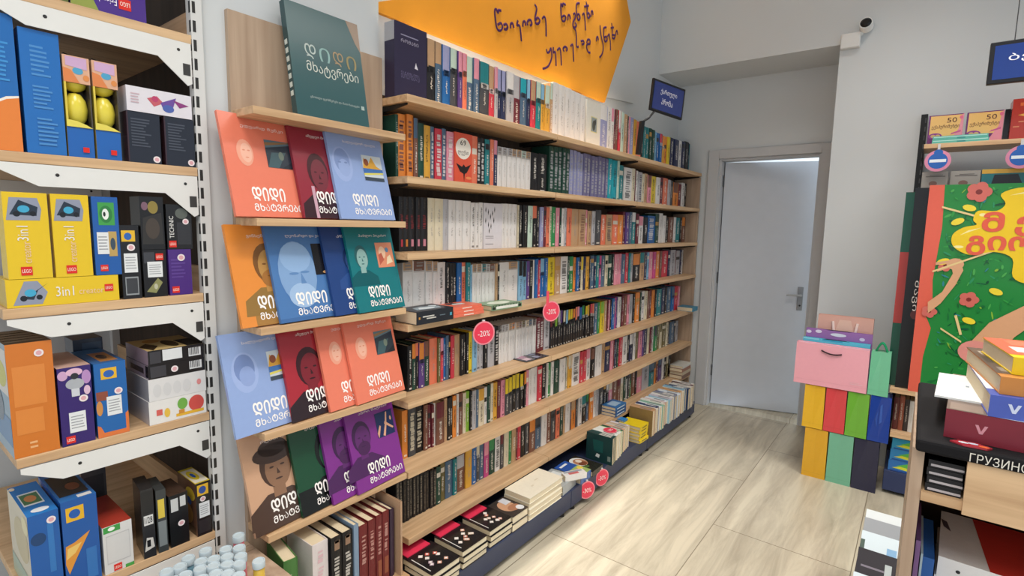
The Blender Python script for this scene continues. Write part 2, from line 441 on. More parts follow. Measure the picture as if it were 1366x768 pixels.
# ------------------------------------------------------------------ the toy rack left of the pillar
TR = empty('toy_rack', (-1.9, 0.45, 0))
tag(TR, 'white slotted toy rack with oak shelves at the left edge', 'shelving')
o = Vector((-1.9, 0.45, 0))
tbx = lambda x0, x1, y0, y1, z0, z1, c=WHITE: MB().box(x0 - o.x, x1 - o.x, y0 - o.y, y1 - o.y, z0, z1, c)
tbx(-2.5, -1.64, 0.684, 0.689, 0.05, 2.6).build('back_panel', M_BACK, TR)
u = tbx(-1.658, -1.6285, 0.66, 0.689, 0, 2.6, '#d4d4d2')
k = 0.06
while k < 2.55:
    u.box(-1.640 - o.x, -1.6305 - o.x, 0.6595 - o.y, 0.66 - o.y, k, k + 0.03, '#1d1c1c')
    u.box(-1.629 - o.x, -1.628 - o.x, 0.664 - o.y, 0.672 - o.y, k, k + 0.03, '#2a2928')
    k += 0.05
u.build('slotted_upright', M_METAL, TR)
tbx(-2.5, -2.47, 0.66, 0.689, 0, 2.6, '#d4d4d2').build('slotted_upright', M_METAL, TR)
RACK_Z = [2.0, 1.645, 1.29, 0.935, 0.56]
for z in RACK_Z:
    sh = tbx(-2.47, -1.632, 0.235, 0.683, z - 0.024, z).build('shelf', M_WOODY, TR, bevel=0.0015)
    tbx(-2.46, -1.65, 0.671, 0.683, z + 0.0002, z + 0.075).build('rear_lip', M_WOODX, sh)
    for x in (-1.6305, -2.468):
        b = MB()
        zb = z - 0.025
        poly = [(0.24, zb), (0.656, zb), (0.656, zb - 0.105), (0.645, zb - 0.112), (0.575, zb - 0.05), (0.315, zb - 0.05), (0.24, zb - 0.012)]
        b.prism([(y - o.y, zz) for y, zz in poly], 'x', x - o.x, x + 0.003 - o.x, '#dededb')
        for y, zz in ((0.35, zb - 0.022), (0.625, zb - 0.022)):
            b.cyl((x + 0.003 - o.x, y - o.y, zz), (x + 0.0036 - o.x, y - o.y, zz), 0.004, 0.004, '#2b2b2b', 10)
        b.box(x + 0.003 - o.x, x + 0.004 - o.x, 0.634 - o.y, 0.652 - o.y, zb - 0.085, zb - 0.055, '#3a3938')
        b.build('bracket', M_METAL, sh)
# ------------------------------------------------------------------ books
PAL = {'k': ('black', '#1d1c1f'), 'n': ('navy', '#272e50'), 'b': ('blue', '#2262a4'), 'c': ('sky-blue', '#83b3d2'), 'T': ('teal', '#217d83'),
       'X': ('turquoise', '#22a2b2'), 'G': ('dark-green', '#20463a'), 'g': ('green', '#31894e'), 'l': ('lime', '#7fae3c'), 'q': ('pale-mint', '#bfd3c4'),
       'y': ('yellow', '#dcc22e'), 'o': ('orange', '#e0893c'), 'A': ('amber', '#d9a43f'), 'j': ('coral', '#e07a5c'), 'r': ('red', '#c93c4c'),
       'p': ('pink', '#dd90a2'), 'P': ('magenta', '#c24b86'), 'm': ('maroon', '#6b2833'), 'v': ('purple', '#5b4080'), 'V': ('violet-grey', '#77749a'),
       'L': ('lavender', '#9a9dc4'), 'w': ('white', '#dedbd8'), 'e': ('cream', '#d9cfb5'), 's': ('grey', '#b2b1b5'), 'd': ('charcoal', '#46474b'),
       'a': ('tan', '#bb9874'), 'u': ('brown', '#7a5142'), 'C': ('slate-blue', '#4e6882'), 'O': ('olive', '#6d643c')}
hexof = lambda c: PAL[c][1]
lum = lambda h_: sum(a * b for a, b in zip(hx(h_), (0.21, 0.72, 0.07)))

def book_mesh(t, h, d, zones, marks, c=None):
    """standing book: spine at x=0 facing +x, thickness t along y, height h; zones colour the spine from the bottom up"""
    c = c or (0.0022 if t > 0.009 else 0.0011)
    main = zones[0][2]
    mb = MB()
    mb.box(-d, -c, 0, c, 0, h, main); mb.box(-d, -c, t - c, t, 0, h, main)
    bulge = min(0.004, 0.12 * t) if t > 0.012 else 0.0
    n = 4 if bulge else 1
    xs = [(-bulge * (2 * i / n - 1) ** 2, t * i / n) for i in range(n + 1)]
    for z0, z1, col in zones:
        z0, z1 = z0 * h, z1 * h
        for (xa, ya), (xb, yb) in zip(xs, xs[1:]):
            mb.face([(xa, ya, z0), (xb, yb, z0), (xb, yb, z1), (xa, ya, z1)], col)
    mb.face([(-c - bulge, 0, h)] + [(x, y, h) for x, y in xs] + [(-c - bulge, t, h)], main)
    mb.face([(-c - bulge, t, 0)] + [(x, y, 0) for x, y in xs[::-1]] + [(-c - bulge, 0, 0)], main)
    mb.face([(-c - 0.004, t, 0), (-c - 0.004, 0, 0), (-c - 0.004, 0, h), (-c - 0.004, t, h)], main)
    soft = lambda c_: tuple(a * 0.7 + b * 0.3 for a, b in zip(hx(c_), hx(main)))
    for ya, yb, za, zb, col in marks:                                  # printed marks, fractions of the spine
        mb.face([(0.0006, ya * t, za * h), (0.0006, yb * t, za * h), (0.0006, yb * t, zb * h), (0.0006, ya * t, zb * h)], soft(col))
    return mb

def page_block(t, h, d, parent, c=0.0022):
    c = min(c, t * 0.2)
    return MB().box(-d + 0.003, -c - 0.004, c, t - c, 0.003, h - 0.004, '#e2d4b8').build('page_block', M_PAPER, parent)

def run_of_marks(rng, z0, z1, col, wd=0.4, step=0.03, bold=1.0):
    out = []
    z = z0
    while z < z1:
        L = step * rng.uniform(0.35, 0.85)
        o = rng.uniform(-0.06, 0.06)
        out.append((0.5 - wd / 2 + o, 0.5 + wd / 2 * rng.uniform(0.6, 1) + o, z, min(z + L * bold, z1), col))
        z += step * rng.uniform(0.7, 1.35)
    return out

def spine_style(tok, rng):
    a = tok[0]
    main = hexof(a)
    ink = '#efe9de' if lum(main) < 0.22 else ('#2b2728' if lum(main) > 0.4 else rng.choice(['#f3eee2', '#241f20']))
    zones, marks, desc = [(0, 1, main)], [], PAL[a][0]
    rest = tok[1:]
    if rest.startswith('_'):
        marks = run_of_marks(rng, 0.55, 0.8, '#a39c98', 0.18, 0.025) + run_of_marks(rng, 0.28, 0.45, '#a39c98', 0.18, 0.025)
    elif rest.startswith('^'):
        top = hexof(rest[1])
        zones = [(0, 0.80, main), (0.80, 0.83, '#b9b4b0'), (0.83, 1, top)]
        marks = run_of_marks(rng, 0.84, 0.98, '#4a342b', 0.6, 0.05) + run_of_marks(rng, 0.30, 0.66, '#aaa4a2', 0.16, 0.025)
        desc += '-jacketed'
    elif rest.startswith('#'):
        marks = run_of_marks(rng, 0.08, 0.94, rng.choice(['#8d8578', '#a49a88', '#75695a']), 0.5, 0.03)
    elif rest.startswith('!'):
        tc = hexof(rest[1])
        marks = run_of_marks(rng, 0.42, 0.68, '#8e2f35', 0.45, 0.022) + [(0.3, 0.7, 0.09, 0.22, tc)] + run_of_marks(rng, 0.78, 0.96, '#4d4642', 0.25, 0.025)
    else:
        if '/' in rest:
            t2 = rest[rest.index('/') + 1]
            top = hexof(t2)
            k = rng.uniform(0.58, 0.72)
            zones = [(0, k, main), (k, 1, top)]
            desc = PAL[a][0] + '-and-' + PAL[t2][0]
            if a in 'kCnbdvjrsTA' and rng.random() < 0.8:
                marks += [(0.1, 0.9, k - 0.07, k + 0.02, rng.choice(['#d8d6d2', '#26282c', '#3a3f48']))]
                marks += run_of_marks(rng, k - 0.06, k + 0.01, rng.choice(['#16171a', '#e8e6e2', '#565a60']), 0.5, 0.02)
                marks += run_of_marks(rng, 0.28, k - 0.12, ink, 0.16, 0.022)
                marks += [(0.35, 0.65, 0.02, 0.06, ink)]
            else:
                marks += run_of_marks(rng, 0.12, k - 0.08, ink, 0.3, 0.028)
        elif '*' in rest:
            k2 = hexof((rest.split('*')[1] or 's')[0])
            marks = run_of_marks(rng, 0.12, 0.9, k2, 0.55, 0.06, 1.2)
        else:
            q = rng.random()
            if q < 0.45:
                marks = run_of_marks(rng, 0.35, rng.uniform(0.7, 0.9), ink, rng.uniform(0.2, 0.42), rng.uniform(0.02, 0.035))
            elif q < 0.75:
                marks = run_of_marks(rng, 0.5, 0.9, ink, 0.3, 0.028) + run_of_marks(rng, 0.15, 0.38, ink, 0.2, 0.022)
            else:
                z = rng.uniform(0.6, 0.8)
                zones = [(0, z, main), (z, z + 0.12, rng.choice(['#ded6c6', '#2b2a2d', '#b98d4a'])), (z + 0.12, 1, main)]
                marks = run_of_marks(rng, 0.25, z - 0.1, ink, 0.3, 0.028)
            if rng.random() < 0.6:
                marks.append((0.25, 0.75, 0.04, 0.08, ink))
    return zones, marks, desc

ORD = ['zeroth', 'first', 'second', 'third', 'fourth', 'fifth', 'sixth', 'seventh', 'eighth', 'ninth', 'tenth', 'eleventh', 'twelfth', '13th', '14th', '15th', '16th', '17th', '18th', '19th', '20th', '21st', '22nd', '23rd', '24th', '25th', '26th', '27th', '28th', '29th', '30th']
TIER = {1: 'top', 2: 'second', 3: 'third', 4: 'fourth', 5: 'fifth', 6: 'sixth', 7: 'lowest'}
XS = -1.605
KEEP = 265
ROWS={
1:"1.51,0.0449,0.262,k/a 1.555,0.0409,0.263,C/a 1.596,0.0448,0.264,b/L 1.641,0.0435,0.263,d/q 1.684,0.0267,0.261,v/p 1.711,0.0281,0.26,j/p 1.739,0.0442,0.258,C/q 1.783,0.0386,0.256,C/p 1.822,0.0634,0.254,d/T 1.885,0.0413,0.254,r/a 1.926,0.0233,0.254,s/p 1.95,0.0314,0.254,n/L 1.981,0.0331,0.254,n/L 2.014,0.0572,0.253,s/w 2.071,0.0532,0.253,m/s 2.125,0.0531,0.256,C/X 2.178,0.0304,0.258,n/c 2.208,0.0447,0.26,r/a 2.253,0.0446,0.263,T/q 2.298,0.0382,0.265,A/c 2.336,0.0489,0.268,A/q 2.385,0.0271,0.285,a/q 2.412,0.0563,0.295,w_ 2.468,0.0604,0.293,w_ 2.528,0.0584,0.291,w_ 2.587,0.0562,0.289,w_ 2.643,0.058,0.288,w_ 2.701,0.0511,0.286,w_ 2.752,0.1665,0.282,F 2.919,0.098,0.277,L/w 3.017,0.0528,0.277,w 3.069,0.0387,0.278,w/p 3.108,0.0227,0.28,m 3.131,0.0367,0.281,u 3.168,0.0341,0.281,r/w 3.202,0.0466,0.279,q 3.248,0.0555,0.276,a 3.304,0.0226,0.274,d 3.326,0.0343,0.273,p 3.361,0.0549,0.271,L 3.416,0.0465,0.268,A 3.462,0.091,0.262,j 3.553,0.0379,0.251,k 3.591,0.0515,0.243,T 3.642,0.0526,0.244,T 3.695,0.0538,0.244,G 3.749,0.055,0.245,G 3.804,0.0421,0.242,c 3.846,0.0572,0.238,b 3.903,0.0585,0.233,b/r 3.962,0.0448,0.232,A/o 4.007,0.061,0.232,o 4.068,0.0624,0.231,y 4.13,0.0965,0.236,n 4.226,0.1001,0.241,n 4.327,0.0776,0.245,w 4.404,0.0798,0.246,n 4.484,0.0914,0.249,k 4.575,0.0247,0.249,n 4.6,0,0.247,T/b 4.6,0,0.247,r",
2:"1.346,0.0145,0.235,G 1.36,0.0395,0.24,o*n 1.406,0.0313,0.244,o*n 1.437,0.0226,0.24,u/C 1.46,0.033,0.222,G 1.493,0.0396,0.22,A 1.532,0.0209,0.219,C*w 1.553,0.0401,0.218,r*w 1.593,0.0245,0.217,C*w 1.618,0.0434,0.215,p*w 1.661,0.112,0.216,F 1.773,0.0388,0.217,j 1.812,0.028,0.218,k*w 1.84,0.0285,0.217,k*w 1.868,0.0344,0.217,T 1.903,0.0259,0.217,j 1.929,0.0285,0.217,n/p 1.957,0.0364,0.194,w^s 1.993,0.0344,0.194,w^s 2.028,0.0381,0.194,w^s 2.066,0.0359,0.195,w^a 2.102,0.0398,0.196,w^a 2.142,0.0408,0.196,w^q 2.182,0.0412,0.197,w^a 2.224,0.0637,0.199,k 2.287,0.0795,0.201,k 2.388,0.0471,0.256,G* 2.435,0.0423,0.258,G* 2.478,0.0403,0.259,G* 2.518,0.0388,0.26,G* 2.557,0.0396,0.261,G* 2.596,0.0405,0.257,L* 2.637,0.033,0.256,L* 2.67,0.0336,0.255,L* 2.703,0.0428,0.253,L* 2.746,0.0438,0.253,V* 2.79,0.0484,0.253,V* 2.838,0.0421,0.254,V* 2.88,0.0421,0.255,V* 2.923,0.043,0.256,V* 2.965,0.0488,0.257,V* 3.014,0.0358,0.258,V* 3.05,0.0601,0.258,X 3.11,0.0661,0.257,X 3.176,0.0343,0.256,q 3.211,0.0659,0.253,T 3.288,0.1326,0.228,w*k 3.42,0.0565,0.23,e 3.477,0.0159,0.226,m 3.492,0.0432,0.222,w 3.536,0.0632,0.216,s*k 3.599,0.0518,0.212,e 3.651,0.0596,0.212,a 3.71,0.0693,0.211,p/u 3.78,0.0956,0.211,y 3.875,0.0815,0.21,w 3.957,0.0659,0.21,m 4.023,0.1021,0.209,j 4.125,0.0638,0.209,s 4.188,0.0654,0.205,d 4.254,0.1183,0.196,o/u 4.372,0.0806,0.191,m 4.453,0.0793,0.202,w 4.532,0.0553,0.203,k",
3:"1.363,0.0266,0.212,k!r 1.39,0.0275,0.212,k!o 1.417,0.0325,0.213,k!p 1.45,0.028,0.213,k!p 1.478,0.0361,0.214,k!p 1.514,0.0387,0.214,e_ 1.553,0.0478,0.214,e_ 1.6,0.0349,0.214,s_ 1.635,0.046,0.213,w_ 1.681,0.0422,0.213,w_ 1.723,0.0504,0.212,w_ 1.774,0.0301,0.211,w 1.804,0.024,0.21,w 1.828,0.0276,0.21,w 1.856,0.1347,0.211,F 1.99,0.0312,0.212,w_ 2.021,0.0258,0.213,w_ 2.047,0.0311,0.213,w_ 2.078,0.039,0.213,w_ 2.117,0.0124,0.213,e 2.13,0.0333,0.213,k 2.163,0.0417,0.213,k 2.205,0.0428,0.213,q 2.248,0.0438,0.213,k/j 2.291,0.0241,0.213,k 2.315,0.0328,0.214,L 2.348,0.0249,0.214,m 2.373,0.0325,0.214,j 2.406,0.0198,0.215,e*g 2.425,0.0394,0.215,g 2.465,0.038,0.215,p 2.503,0.0278,0.214,G 2.531,0.029,0.214,w 2.56,0.0215,0.213,s 2.581,0.0486,0.213,j 2.63,0.0838,0.211,a_ 2.713,0.0786,0.211,a*u 2.792,0.0269,0.211,p 2.819,0.0456,0.211,a 2.865,0.0429,0.212,s 2.907,0.0748,0.212,d 2.982,0.0756,0.193,j 3.058,0.0825,0.193,a*d 3.14,0.0748,0.194,j 3.215,0.0865,0.195,o 3.302,0.0411,0.219,m 3.343,0.0606,0.219,v 3.403,0.0501,0.22,C 3.454,0.0736,0.22,T/w 3.527,0.0554,0.211,m 3.582,0.0843,0.194,w/p 3.667,0.0804,0.187,k 3.747,0.1589,0.206,b*w 3.906,0.0736,0.22,G 3.98,0.085,0.225,w_ 4.065,0.0656,0.209,w_ 4.13,0.0672,0.199,k 4.197,0.1108,0.201,u 4.308,0.0562,0.203,w 4.364,0.0963,0.205,T 4.461,0.0539,0.207,k 4.515,0.0854,0.209,u/o",
4:"1.383,0.0547,0.235,w^a 1.437,0.0632,0.23,w^u 1.5,0.0402,0.227,w^a 1.541,0.0291,0.224,w^a 1.57,0.0482,0.221,w 1.618,0.0252,0.214,k 1.643,0.0209,0.214,k 1.664,0.0236,0.214,k 1.688,0.0312,0.214,b 1.719,0.0294,0.214,j 1.748,0.027,0.21,T 1.775,0.0132,0.205,c 1.788,0.0308,0.202,w^a 1.819,0.0346,0.201,w^a 1.854,0.0316,0.199,w^T 1.885,0.03,0.198,w^s 1.915,0.0391,0.196,w^u 1.954,0.017,0.195,a 1.971,0.0155,0.194,k 1.987,0.0725,0.201,w_ 2.059,0.0764,0.2,w^a 2.136,0.0376,0.199,c/k 2.173,0.0371,0.2,c/k 2.21,0.0265,0.201,v 2.237,0.031,0.202,k 2.268,0.0136,0.203,w_ 2.282,0.0269,0.204,b 2.309,0.0245,0.205,r 2.333,0.0399,0.206,b/c 2.373,0.032,0.207,b 2.405,0.0672,0.208,y 2.472,0.0563,0.209,a 2.528,0.0775,0.208,w*k 2.606,0.0271,0.207,G 2.633,0.0435,0.206,g 2.677,0.0264,0.205,o 2.703,0.032,0.205,b 2.735,0.0272,0.206,k 2.762,0.0275,0.206,e/y 2.79,0.0288,0.207,n 2.818,0.0375,0.207,A 2.856,0.0204,0.207,k 2.876,0.0434,0.206,C 2.92,0.0249,0.205,n 2.945,0.0409,0.204,T 2.986,0.0307,0.203,P 3.016,0.0474,0.202,C 3.064,0.037,0.202,e 3.101,0.0546,0.203,G 3.155,0.0321,0.204,k 3.187,0.0468,0.205,p 3.234,0.0344,0.205,p 3.268,0.036,0.206,p 3.304,0.0703,0.206,C 3.375,0.0557,0.205,r 3.43,0.0374,0.204,T 3.468,0.043,0.204,s 3.511,0.1272,0.202,k/o 3.638,0.0837,0.202,a/T 3.722,0.0574,0.202,n 3.779,0.0432,0.202,c 3.822,0.0742,0.202,p 3.897,0.0615,0.203,P 3.958,0.0706,0.203,o 4.029,0.0554,0.204,u 4.084,0.1338,0.205,r 4.218,0.0511,0.206,n 4.269,0.1224,0.207,s 4.391,0.0279,0.206,m 4.419,0.0945,0.205,s 4.514,0.0567,0.204,n 4.57,0.0296,0.204,w",
5:"1.403,0.0263,0.193,k 1.429,0.0191,0.194,G/o 1.449,0.0164,0.194,k/j 1.465,0.0322,0.195,v/o 1.497,0.0299,0.196,G/u 1.527,0.0452,0.198,j_ 1.572,0.0179,0.197,O 1.59,0.0182,0.196,r/p 1.608,0.0165,0.195,b 1.625,0.0181,0.195,C 1.643,0.0099,0.194,k 1.653,0.0237,0.193,r 1.677,0.0378,0.192,a_ 1.714,0.0178,0.191,k 1.732,0.0185,0.192,k 1.751,0.0182,0.192,k 1.769,0.0241,0.192,y 1.793,0.0313,0.192,c 1.824,0.0303,0.192,s 1.854,0.0211,0.192,s 1.875,0.0274,0.192,k 1.903,0.0489,0.192,s 1.952,0.0328,0.192,k*w 1.985,0.027,0.192,w^d 2.012,0.0268,0.192,w^s 2.038,0.0279,0.191,w^s 2.066,0.0277,0.191,w^a 2.094,0.0288,0.19,w^o 2.123,0.0293,0.19,w^a 2.152,0.0298,0.189,w^u 2.182,0.0296,0.189,w^O 2.211,0.0301,0.188,w^e 2.242,0.032,0.188,w^C 2.274,0.0319,0.187,w^d 2.305,0.0403,0.187,m*w 2.346,0.0391,0.186,m*w 2.385,0.0564,0.19,s 2.441,0.0227,0.194,k/m 2.464,0.023,0.197,k/u 2.487,0.0288,0.2,k/l 2.516,0.0284,0.203,k/s 2.544,0.028,0.203,k/v 2.572,0.0276,0.203,k/e 2.6,0.0272,0.203,k/c 2.627,0.0259,0.203,k/y 2.653,0.0262,0.202,k/y 2.679,0.0283,0.202,k/o 2.707,0.0261,0.202,k/j 2.734,0.0264,0.202,k/p 2.76,0.0358,0.202,k/b 2.796,0.0318,0.202,k/g 2.828,0.0323,0.202,k/y 2.86,0.0281,0.202,k/A 2.888,0.0285,0.203,k/r 2.916,0.0289,0.203,k/j 2.945,0.049,0.204,C 2.994,0.0299,0.204,g 3.024,0.0508,0.205,y/l 3.075,0.0415,0.206,a 3.117,0.0211,0.207,m 3.138,0.0213,0.208,p 3.159,0.0215,0.208,k 3.18,0.0436,0.209,b 3.224,0.0332,0.211,P 3.257,0.0258,0.211,v 3.283,0.0502,0.213,w 3.333,0.015,0.213,k 3.348,0.0398,0.214,m 3.388,0.0489,0.214,u 3.437,0.0389,0.215,p 3.476,0.0658,0.215,s 3.541,0.038,0.216,k 3.579,0.0779,0.216,o 3.657,0.0399,0.216,G 3.697,0.061,0.215,w 3.758,0.0583,0.213,e 3.817,0.0439,0.211,u 3.861,0.0461,0.21,m 3.907,0.0588,0.211,o 3.966,0.0405,0.212,k 4.006,0.1047,0.213,T 4.111,0.0829,0.212,n 4.194,0.0539,0.21,k 4.248,0.1008,0.208,C 4.348,0.0693,0.206,b/C 4.418,0.089,0.203,r 4.507,0.0455,0.201,p",
6:"1.377,0.0298,0.208,o 1.407,0.0408,0.204,d*e 1.448,0.0442,0.2,k*e 1.492,0.022,0.196,u 1.514,0.0223,0.194,m 1.536,0.0146,0.192,m 1.551,0.0134,0.191,w_ 1.564,0.0484,0.192,u/m 1.613,0.0206,0.194,a 1.633,0.0189,0.196,k 1.652,0.0168,0.197,k 1.669,0.0243,0.196,o 1.693,0.0123,0.196,w 1.706,0.0299,0.195,u 1.736,0.0203,0.193,e 1.756,0.0257,0.192,l 1.782,0.0156,0.191,k 1.797,0.0264,0.19,s 1.824,0.0214,0.189,C 1.845,0.0421,0.188,e/A 1.887,0.0223,0.187,w 1.909,0.0243,0.188,G 1.934,0.0206,0.19,e 1.954,0.0338,0.191,A 1.988,0.0249,0.192,m 2.013,0.0308,0.192,p 2.044,0.0326,0.192,d/y 2.076,0.0313,0.192,d/y 2.108,0.0319,0.192,k/y 2.14,0.0325,0.192,d/y 2.172,0.0331,0.192,k/y 2.205,0.0201,0.193,k/o 2.225,0.0272,0.194,p 2.252,0.0276,0.196,w_ 2.28,0.0522,0.198,w_ 2.332,0.0405,0.201,r 2.373,0.0429,0.201,k 2.416,0.0128,0.2,w_ 2.429,0.0365,0.198,g 2.465,0.0279,0.197,w 2.493,0.0618,0.194,G 2.555,0.0621,0.195,w_ 2.617,0.0108,0.197,G 2.628,0.0201,0.197,e 2.648,0.0461,0.197,A/e 2.694,0.09,0.197,w*k 2.784,0.0382,0.197,r 2.822,0.0417,0.197,r 2.864,0.056,0.197,w/p 2.92,0.0565,0.196,k/u 2.976,0.0198,0.196,w 2.996,0.0657,0.199,w_ 3.062,0.0467,0.203,a 3.109,0.0746,0.204,n 3.183,0.0438,0.203,p 3.227,0.0222,0.202,m 3.249,0.0371,0.202,n 3.286,0.0377,0.201,G 3.324,0.0607,0.201,r 3.385,0.0842,0.2,w 3.469,0.0432,0.199,k 3.512,0.067,0.198,n/w 3.579,0.0439,0.198,w 3.623,0.0527,0.199,O 3.676,0.0675,0.202,p 3.743,0.0413,0.204,v 3.785,0.0704,0.206,n 3.855,0.0432,0.207,e 3.898,0.0513,0.207,m 3.949,0.0448,0.206,w 3.994,0.0624,0.206,g/d 4.057,0.0639,0.205,O 4.12,0.0525,0.204,e/O 4.173,0.0815,0.201,O 4.255,0.0501,0.197,e 4.305,0.051,0.194,d 4.356,0.1048,0.189,C 4.46,0.0448,0.184,d 4.505,0.0639,0.181,s",
7:"1.342,0.0176,0.176,k# 1.36,0.0179,0.174,k# 1.378,0.0177,0.172,k# 1.395,0.0179,0.17,k# 1.413,0.0182,0.168,k# 1.431,0.0184,0.167,k# 1.45,0.0186,0.165,k# 1.468,0.0189,0.163,k# 1.487,0.0191,0.161,k# 1.506,0.0194,0.159,k# 1.526,0.0196,0.157,k# 1.545,0.0199,0.155,k# 1.565,0.0276,0.159,G 1.593,0.0328,0.167,O 1.626,0.0467,0.163,C 1.673,0.0252,0.159,T 1.698,0.0567,0.163,u/s 1.754,0.0434,0.17,A_ 1.798,0.0348,0.171,b 1.833,0.0273,0.17,d/e 1.86,0.0317,0.169,C 1.892,0.0369,0.168,P/p*w 1.928,0.0466,0.166,G/g*w 1.975,0.04,0.168,w*k 2.015,0.0299,0.171,d/m 2.045,0.0398,0.171,e_ 2.085,0.0253,0.171,g 2.11,0.0374,0.17,a 2.147,0.0144,0.17,m 2.162,0.0265,0.169,r 2.188,0.0453,0.169,k 2.234,0.0345,0.168,d 2.268,0.0559,0.167,u/o 2.324,0.0584,0.166,C/d 2.382,0.0541,0.169,w_ 2.437,0.0432,0.173,u 2.48,0.0481,0.175,d 2.528,0.042,0.177,j 2.57,0.0437,0.178,G 2.614,0.0252,0.178,a 2.639,0.0574,0.178,w_ 2.696,0.0113,0.179,u 2.707,0.0513,0.179,o/a 2.759,0.0234,0.18,d 2.782,0.0421,0.18,w 2.824,0.0609,0.181,k/T 2.885,0.0374,0.181,C/g 2.923,0.0489,0.182,o 2.972,0.041,0.183,w 3.013,0.0335,0.184,s 3.046,0.0602,0.185,d 3.106,0.0414,0.186,k 3.148,0.0378,0.187,k/w 3.185,0.0551,0.188,p/e 3.24,0.0875,0.188,u 3.328,0.0622,0.188,u/m 3.39,0.0468,0.189,e/w 3.437,0.0477,0.189,G 3.485,0.0236,0.189,w 3.508,0.0415,0.189,d 3.55,0.0332,0.189,g/d 3.583,0.0678,0.188,u 3.651,0.0426,0.187,k 3.693,0.0958,0.185,p/a 3.789,0.1433,0.183,s 3.932,0.1051,0.181,T/C 4.037,0.0416,0.18,o/d 4.079,0.0518,0.18,m 4.131,0.0803,0.179,v/C 4.211,0.046,0.178,w 4.257,0.0434,0.177,k 4.301,0.0561,0.177,O/e 4.357,0.0572,0.177,k",}
entries = []
for r, s in ROWS.items():
    for i, e in enumerate(s.split()):
        y, t, h, tok = e.split(',')
        y, t, h = float(y), float(t), float(h)
        if y > 3.2:                                                   # close up the far bay to the side panel
            f = lambda q: 3.2 + (q - 3.2) * (4.47 - 3.2) / (4.60 - 3.2)
            y, t = f(y), f(y + t) - f(y)
        if r == 7:
            h *= 1.1
        entries.append([r, i, y, t, h, tok, t * h / ((1.1 + y) ** 2) * (1.6 / (1.6 + y))])
order = sorted(entries, key=lambda q: -q[6])
keep = {(q[0], q[1]) for q in order[:KEEP]}
for q in entries:
    if (q[0], q[1]) in keep and (q[0], q[1] - 1) not in keep and (q[0], q[1] + 1) not in keep and q[1] > 1:
        keep.discard((q[0], q[1]))
far = MB(); farp = MB()
seen = {}
for q in entries:
    r, i, y, t, h, tok, _ = q
    if tok[0] == 'F':
        continue
    rng = random.Random(r * 1000 + i)
    h -= 0.0
    h += rng.uniform(-0.006, 0.003) if '^' not in tok and '_' not in tok and '#' not in tok and '!' not in tok else 0
    near = any(abs(y + t / 2 - e_) < 0.03 + t / 2 for b_ in BAYS for e_ in b_)
    h = min(h, {1: 0.3, 2: 0.258, 3: 0.252, 4: 0.24, 5: 0.27, 6: 0.249, 7: 0.245}[r] - (0.024 if near and r > 1 else 0))
    d = min(0.118, max(0.105, 0.62 * h))
    x = XS + rng.uniform(-0.004, 0.004)
    zones, marks, desc = spine_style(tok, rng)
    gap = min(0.0012, t * 0.08)
    tt = t - gap
    zs = SHELF_Z[r]
    seen.setdefault((r, desc), 0)
    seen[(r, desc)] += 1
    q += [desc]
    if (r, i) in keep:
        ob = book_mesh(tt, h, d, zones, marks).build('book', M_COVER, loc=(x, y, zs + 0.0004))
        page_block(tt, h, d, ob)
        q += [ob, seen[(r, desc)]]
    else:
        m = book_mesh(tt, h, d, zones, marks)
        for f, c in zip(m.f, m.c):
            far.face([(m.v[k][0] + x, m.v[k][1] + y, m.v[k][2] + zs + 0.0005) for k in f], c)
        farp.box(x - d + 0.003, x - 0.006, y + tt * 0.15, y + tt * 0.85, zs + 0.0035, zs + h - 0.004, '#e2d4b8')
fb = far.build('distant_books', M_COVER)
tag(fb, 'rows of thin mixed books filling the far shelves beside the door', 'books')
fb['kind'] = 'stuff'
fp = farp.build('page_blocks', M_PAPER, fb)
fp['kind'] = 'stuff'
short = lambda s_: s_.split('-and-')[0].replace('-jacketed', '')
for r in ROWS:
    row = [q for q in entries if q[0] == r and len(q) > 7]
    for j, q in enumerate(row):
        if len(q) < 10:
            continue
        desc, ob, n = q[7], q[8], q[9]
        size = 'slim ' if q[3] < 0.014 else ('thick ' if q[3] > 0.028 else '')
        if j == 0:
            nb = 'at the left end'
        else:
            nb = 'just right of ' + ('an ' if short(row[j - 1][7])[0] in 'aeiou' else 'a ') + short(row[j - 1][7]) + ' one'
        lb = f"{size}{desc} book {nb}, {TIER[r]} long shelf, {ORD[n]} {desc} from left"
        if len(lb.replace('-', ' ').split()) > 16:
            lb = f"{size}{desc} book on the {TIER[r]} long shelf, {ORD[n]} {desc} from left"
        tag(ob, lb, 'book', f"books on the {TIER[r]} long shelf")

# books shown face-out among the spines ---------------------------------------------------
def panel_book(name, o, u, v, w, h, t, cover, pages='#dccfb2', side=None, pages_child=True):
    """book whose front cover faces the viewer: local x across the cover, z up, y into the book"""
    c = 0.0022
    mb = MB()
    mb.box(0, w, 0, c, 0, h, cover)
    mb.box(0, w, t - c, t, 0, h, cover)
    mb.box(0, c, c, t - c, 0, h, side or cover)
    ob = mb
    def finish(mats, patches=()):
        for pcol, poly, e in patches:
            ob.patch(poly, pcol, e)
        b = ob.build(name, mats, mw=frame(o, u, v))
        MB().box(c, w - 0.003, c, t - c, 0.003, h - 0.003, pages).build('page_block', M_PAPER, b)
        return b
    return finish

